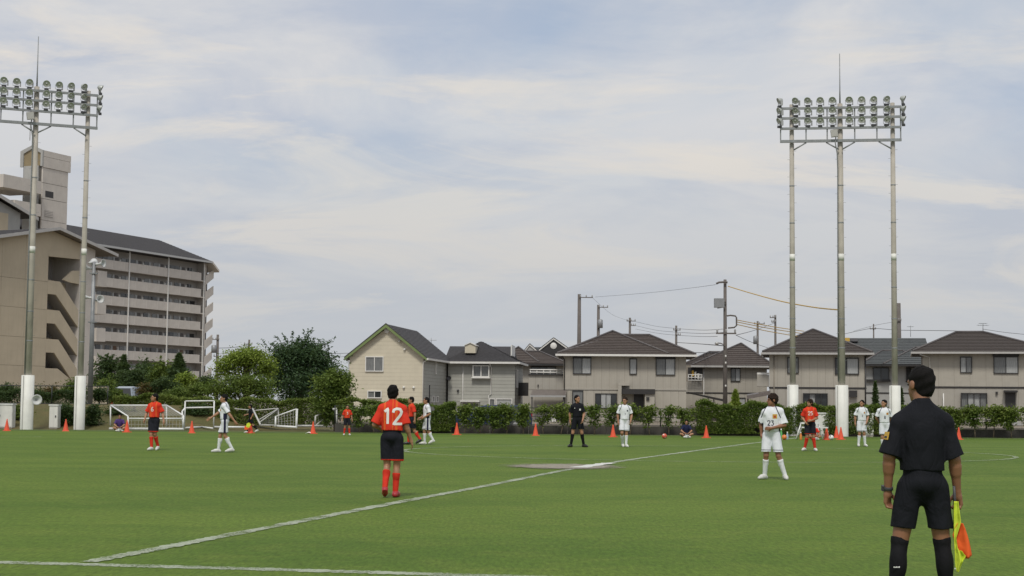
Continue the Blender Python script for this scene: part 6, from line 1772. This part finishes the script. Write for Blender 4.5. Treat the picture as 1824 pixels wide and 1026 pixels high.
# sleeve badge, sock marks, watch and collar of the linesman
bd = MB().box((.0, -.03, 0), (.006, .03, .055)).build('sleeve_badge', M['badge_gold'], lin); bd.location = (.258, .035, 1.235); bd.rotation_euler = (0, R(-12), R(12))
bb = MB().box((.0065, -.018, .012), (.009, .018, .024)).build('sleeve_badge_print', M['print_navy'], lin); bb.location = bd.location; bb.rotation_euler = bd.rotation_euler
w = empty('wrist_watch', (0, 0, 0)); w.parent = lin
wr, el_ = Vector((.232, -.035, .885)), Vector((.232, .015, 1.115)); ax = (wr - el_).normalized()
mt_ = Matrix.Translation(wr - ax * .012) @ ax.to_track_quat('Z', 'Y').to_matrix().to_4x4()
MB().lathe([(.034, -.012), (.036, -.010), (.036, .010), (.034, .012), (.028, .012), (.028, -.012), (.034, -.012)], 20, mt_).build('watch_band', M['dark_steel'], w)
MB().box((.024, -.018, -.018), (.044, .018, .018)).build('watch_case', M['dark_steel'], w).matrix_local = mt_
def sock_mark(cx, cz, yb, w_):
    """short white wordmark knitted into the sock"""
    m = MB()
    x = -w_ / 2
    for i, hgt in enumerate((.010, .007, .009, .007, .008)):
        m.box((x, 0, 0), (x + w_ * .15, .003, hgt)); x += w_ * .2
    o = m.build('sock_mark', M['print_white'], lin); o.location = (cx, yb, cz)
sock_mark(.207, .36, .088, .045); sock_mark(-.118, .352, .073, .012); sock_mark(-.20, .352, .073, .012)
# flag: yellow with an orange quarter, hanging folded from the right hand
fl = empty('linesman_flag', (lg.x, 11.2, 0)); tag(fl, 'yellow and orange linesman flag hanging beside the black shorts', 'flag')
yel = cloth('flag_yellow', (.60, .72, .06)); ora = cloth('flag_orange', (.88, .14, .035))
D_ = 11.12
def FP(x, y, dy=0.0):
    p = at(x, y, D_); return Vector((p.x - lg.x, D_ - 11.2 + dy, p.z))
def sheet_obj(name, rows, mat):
    """rows: (left pixel, right pixel, y): a hanging cloth with folds and thickness"""
    V, F = [], []; nc = 14
    rr_ = []
    for (a0, a1, y0), (b0, b1, y1) in zip(rows[:-1], rows[1:]):
        for k in range(6):
            t_ = k / 6; rr_.append((a0 + (b0 - a0) * t_, a1 + (b1 - a1) * t_, y0 + (y1 - y0) * t_))
    rr_.append(rows[-1])
    for i, (x0, x1, y) in enumerate(rr_):
        for c in range(nc + 1):
            u = c / nc; fold = .022 * math.sin(u * 4.5 + i * .05) * min(1, (x1 - x0) / 14) + .004 * math.sin(u * 11 + i * .13)
            V.append(FP(x0 + (x1 - x0) * u, y, fold))
    for i in range(len(rr_) - 1):
        for c in range(nc): q = i * (nc + 1) + c; F.append((q, q + nc + 1, q + nc + 2, q + 1))
    me = np_mesh(name, [tuple(v) for v in V], F, mat, True); o = mesh_obj(name, me, fl)
    sol = o.modifiers.new('thickness', 'SOLIDIFY'); sol.thickness = .003; return o
sheet_obj('yellow_cloth', [(1700, 1706, 893), (1700, 1708.5, 912), (1700.5, 1711, 930), (1700, 1709, 940), (1699.5, 1703.5, 958), (1700.5, 1706, 975), (1701.5, 1712, 988), (1702, 1716, 1000), (1703, 1711, 1012), (1704.5, 1708, 1019)], yel)
sheet_obj('orange_cloth', [(1706, 1714, 932), (1701.5, 1718, 942), (1698.5, 1722, 953), (1702, 1726, 966), (1704, 1729, 978), (1709, 1731, 989), (1720, 1726, 995)], ora)
sheet_obj('yellow_corner', [(1706, 1712, 981), (1708, 1719, 990), (1709, 1718, 995), (1708, 1712, 1004)], yel)
MB().tube([FP(1700.5, 866, .02), FP(1703, 893, .03), FP(1703.5, 950, .045)], .010, 10).build('flag_stick', M['dark_steel'], fl)

GP = 'players and officials on the pitch'
person('red-shirted player number 12 walking away, seen from behind', 697, 886, 180, 1.73, 'red',
       dict(elL=(.275, -.03, 1.12), wrL=(.20, .20, 1.06), elR=(-.215, -.03, 1.11), wrR=(-.285, .05, .895), knL=(.075, .05, .49), anL=(.09, -.13, .165), toeL=(.01, .12, -.125),
            knR=(-.075, .05, .485), anR=(-.06, .03, .09), curlR=.35), head=(-6, 3), vox=.0085, waist=1.045, hem=.57, sock_top=.375, sleeve=.92, no='12', no_back=True, no_h=.235, boots='boot_red', group=GP, seed=12, loose=1.1)
person('white-shirted player numbered 23 with one arm across his waist', 1374, 854, -14, 1.69, 'white',
       dict(elL=(.245, .0, 1.10), wrL=(.03, .19, 1.045), hdL=(-1, .1, -.1), elR=(-.235, -.05, 1.13), wrR=(-.20, -.02, .92), knL=(.15, .05, .48), anL=(.275, .02, .095), knR=(-.10, .06, .485), anR=(-.135, -.02, .09), palmL=(0, 1, 0), toeR=(-.10, .17, -.055), toeL=(.05, .18, -.06)),
       head=(-62, 4), hair='long', hair_mat='hair_brown', vox=.0085, waist=.99, hem=.56, sock_top=.405, sleeve=.9, no='23', no_h=.095, badge=crest(.09), group=GP, seed=23, skin='skin_tan', loose=1.12)
person('red-shirted player number 6 glancing left near the large goal', 273, 802, -12, 1.64, 'red',
       dict(elL=(.26, -.03, 1.12), wrL=(.345, .05, .90), elR=(-.26, .0, 1.13), wrR=(-.25, .12, .94), knL=(.05, .02, .485), anL=(.08, -.16, .115), toeL=(.02, .17, -.085), knR=(-.04, .10, .49), anR=(.0, .12, .09)),
       head=(-55, 0), no='6', no_h=.13, group=GP, seed=6, waist=1.02, hem=.56, loose=1.12)
person('white-shirted player walking left with one arm stretched forward', 399, 806, -78, 1.63, 'white',
       dict(elR=(-.22, .18, 1.17), wrR=(-.20, .40, 1.03), elL=(.23, -.14, 1.14), wrL=(.24, -.29, .93), knL=(.09, -.02, .485), anL=(.10, -.23, .12), toeL=(.02, .18, -.075), knR=(-.09, .12, .49), anR=(-.10, .16, .09), curlR=.1),
       head=(0, 0), group=GP, seed=40, waist=1.0, hem=.58, sock_top=.42, badge=crest(.06), loose=1.1)
p2, _, _ = person('far linesman in black running left along the far side', 446, 771.5, -82, 1.27, 'ref',
       dict(elR=(-.22, .12, 1.15), wrR=(-.2, .30, 1.10), elL=(.22, -.16, 1.15), wrL=(.22, -.05, .95), knR=(-.09, .20, .53), anR=(-.1, .18, .10), knL=(.09, -.12, .50), anL=(.1, -.42, .22), toeL=(.02, .14, -.13)),
       head=(0, 0), group=GP, seed=44, waist=1.0, boots='boot_white')
person('red-shirted player number 3 standing by the far goals, facing the camera', 618, 775.5, 8, 1.30, 'red', dict(wrL=(.28, .05, .88), wrR=(-.28, .02, .88), knL=(.12, .02, .485), anL=(.14, -.02, .09), knR=(-.12, .02, .485), anR=(-.16, -.03, .09)),
       no='3', no_h=.13, group=GP, seed=33, loose=1.1, waist=1.0)
person('red-shirted captain with white armband walking left behind number 12', 733, 792, -80, 1.63, 'red',
       dict(elL=(.22, -.10, 1.13), wrL=(.24, -.08, .90), elR=(-.22, .05, 1.12), wrR=(-.2, .2, .95), knR=(-.08, .10, .49), anR=(-.09, .10, .09), knL=(.08, -.10, .49), anL=(.09, -.30, .20), toeL=(.02, .14, -.13)), head=(0, 0), group=GP, seed=34, boots='boot_black', loose=1.1)
person('white-shirted player with dark hair walking left between number 12 and the cones', 760, 792, -78, 1.62, 'white',
       dict(elL=(.22, -.08, 1.12), wrL=(.16, .14, 1.0), elR=(-.22, .0, 1.12), wrR=(-.2, .22, .98), knR=(-.08, .08, .49), anR=(-.09, .06, .09), knL=(.08, -.04, .48), anL=(.09, -.22, .18), toeL=(.02, .15, -.12)), head=(0, 0), group=GP, seed=35, waist=.97, loose=1.12, hem=.55)
person('referee in black standing with feet apart in front of the beige house', 1028, 796.5, 8, 1.73, 'ref',
       dict(elL=(.24, .0, 1.12), wrL=(.155, .15, .90), elR=(-.235, -.05, 1.12), wrR=(-.24, -.03, .88), knL=(.15, .03, .485), anL=(.225, -.02, .09), knR=(-.15, .02, .485), anR=(-.205, -.02, .09), toeR=(-.12, .15, -.055), toeL=(.10, .16, -.055)),
       head=(32, 0), group=GP, seed=36, sock_top=.44, hem=.60, badge=[('crest', 'print_white', .06, .07, 1.225), ('maker_mark', 'print_white', .025, -.11, 1.29)])
person('white-shirted player standing with his weight on one leg, right of the referee', 1112, 796.5, 6, 1.68, 'white',
       dict(elL=(.245, -.02, 1.12), wrL=(.20, .12, .90), elR=(-.24, -.04, 1.12), wrR=(-.22, .02, .88), knL=(.07, .02, .485), anL=(.06, .02, .09), knR=(-.10, .10, .49), anR=(-.03, -.16, .115), toeR=(.0, .16, -.085)),
       head=(-35, 5), hair_mat='hair_brown', group=GP, seed=37, waist=.98, hem=.57, loose=1.1, no='3', no_h=.06, badge=[('crest', 'print_navy', .05, .085, 1.24)])
person('red-shirted player number 25 in front of the white trestle stand', 1443, 803.5, -4, 1.66, 'red',
       dict(elL=(.24, .0, 1.10), wrL=(.03, .185, 1.02), hdL=(-1, .1, -.15), elR=(-.25, -.04, 1.13), wrR=(-.16, .12, .96), knL=(.11, .03, .485), anL=(.165, -.02, .09), knR=(-.10, .06, .49), anR=(-.17, -.05, .10), toeR=(-.10, .15, -.06), palmL=(0, 1, 0)),
       head=(-50, 2), hair='long', no='25', no_h=.115, group=GP, seed=25, waist=.99, hem=.57, loose=1.1, hair_mat='hair_brown', sock_top=.44)
person('white-shirted player with hands low, left of the two beside the right cabinet', 1535, 795.5, 0, 1.66, 'white',
       dict(elL=(.24, -.03, 1.12), wrL=(.16, .14, .91), elR=(-.24, -.04, 1.12), wrR=(-.24, .0, .88), knL=(.09, .02, .485), anL=(.13, -.02, .09), knR=(-.09, .04, .485), anR=(-.12, .0, .09)),
       head=(-40, 0), group=GP, seed=38, waist=.99, hem=.57, no='2', no_h=.07, badge=crest(.06), loose=1.1)
person('white-shirted player number 8 just left of the near linesman', 1576, 805, -8, 1.66, 'white',
       dict(elL=(.24, -.06, 1.12), wrL=(.15, -.10, .92), elR=(-.24, -.07, 1.13), wrR=(-.16, -.14, .95), knL=(.09, .0, .485), anL=(.12, -.10, .095), knR=(-.08, .06, .49), anR=(-.07, .04, .09)),
       head=(-45, 0), group=GP, seed=39, waist=.99, hem=.57, no='8', no_h=.09, badge=crest(.07), loose=1.1)
# sitting ball children
SIT = dict(hipL=(.09, 0, .13), hipR=(-.09, 0, .13), knL=(.30, .27, .22), knR=(-.30, .27, .22), anL=(-.04, .36, .09), anR=(.06, .28, .09), toeL=(-.13, .06, -.02), toeR=(.13, .06, -.02), shL=(.165, .10, .60), shR=(-.165, .10, .60), neck=(0, .11, .66),
           elL=(.26, .22, .38), elR=(-.26, .22, .38), wrL=(.10, .38, .26), wrR=(-.10, .38, .26))
GC = 'ball children sitting along the far side'
def kid(label, px, py, yaw, mats, H=1.45, head=(0, 8), pose=None):
    P_ = dict(SIT); P_.update(pose or {})
    return person(label, px, py, yaw, H, 'ref', P_, head=head, seat=True, waist=1.0, hem=.64, sock_top=.25, group=GC, seed=int(px), mats=mats, sleeve=.8, loose=1.0)
kid('child in purple shirt sitting cross-legged by the large goal', 213, 769, 10, ('purple_cloth', 'black_cloth', 'white_sock', 'boot_white'))
kid('child in dark clothes sitting with knees up behind number 12', 642, 769, -60, ('black_cloth', 'navy_cloth', 'white_sock', 'boot_white'), pose=dict(knL=(.13, .34, .42), knR=(-.13, .34, .42), anL=(.12, .46, .09), anR=(-.12, .46, .09), toeL=(.02, .19, -.055), toeR=(-.02, .19, -.055), wrL=(.06, .42, .40), wrR=(-.06, .42, .40)))
kid('child in navy shirt sitting cross-legged in front of the tall hedge', 1222, 780.5, 0, ('navy_cloth', 'navy_cloth', 'white_sock', 'boot_white'))
kid('child in red sitting on the grass behind the legs of number 25', 1449, 784, 10, ('red_sock', 'red_sock', 'white_sock', 'boot_white'), H=1.3)
# flag of the far linesman, captain's armband
q = ground(446, 771.5)
ff = empty('far_flag', (q.x, q.y, 0)); tag(ff, 'small yellow and orange flag held by the far linesman', 'flag')
def quad_obj(name, pix, mat, D, par, base):
    pts = [at(x, y, D) - base for x, y in pix]
    MB().prism(pts, (0, .02, 0)).build(name, mat, par)
bq = Vector((q.x, q.y, 0))
quad_obj('yellow_cloth', [(439, 755), (443, 752.5), (447, 756), (443.5, 762), (438.5, 760.5)], yel, q.y - .26, ff, bq)
quad_obj('orange_cloth', [(436, 758), (438.4, 760), (443, 761.8), (441, 765.5), (435, 765)], ora, q.y - .26, ff, bq)
ball('orange ball on the grass behind white player 23', 1397, 783.5, 69, (.7, .22, .05), (.6, .12, .03))
bottle('green drink bottle behind white player 23', 1391.5, 783, (.12, .45, .12), .42)
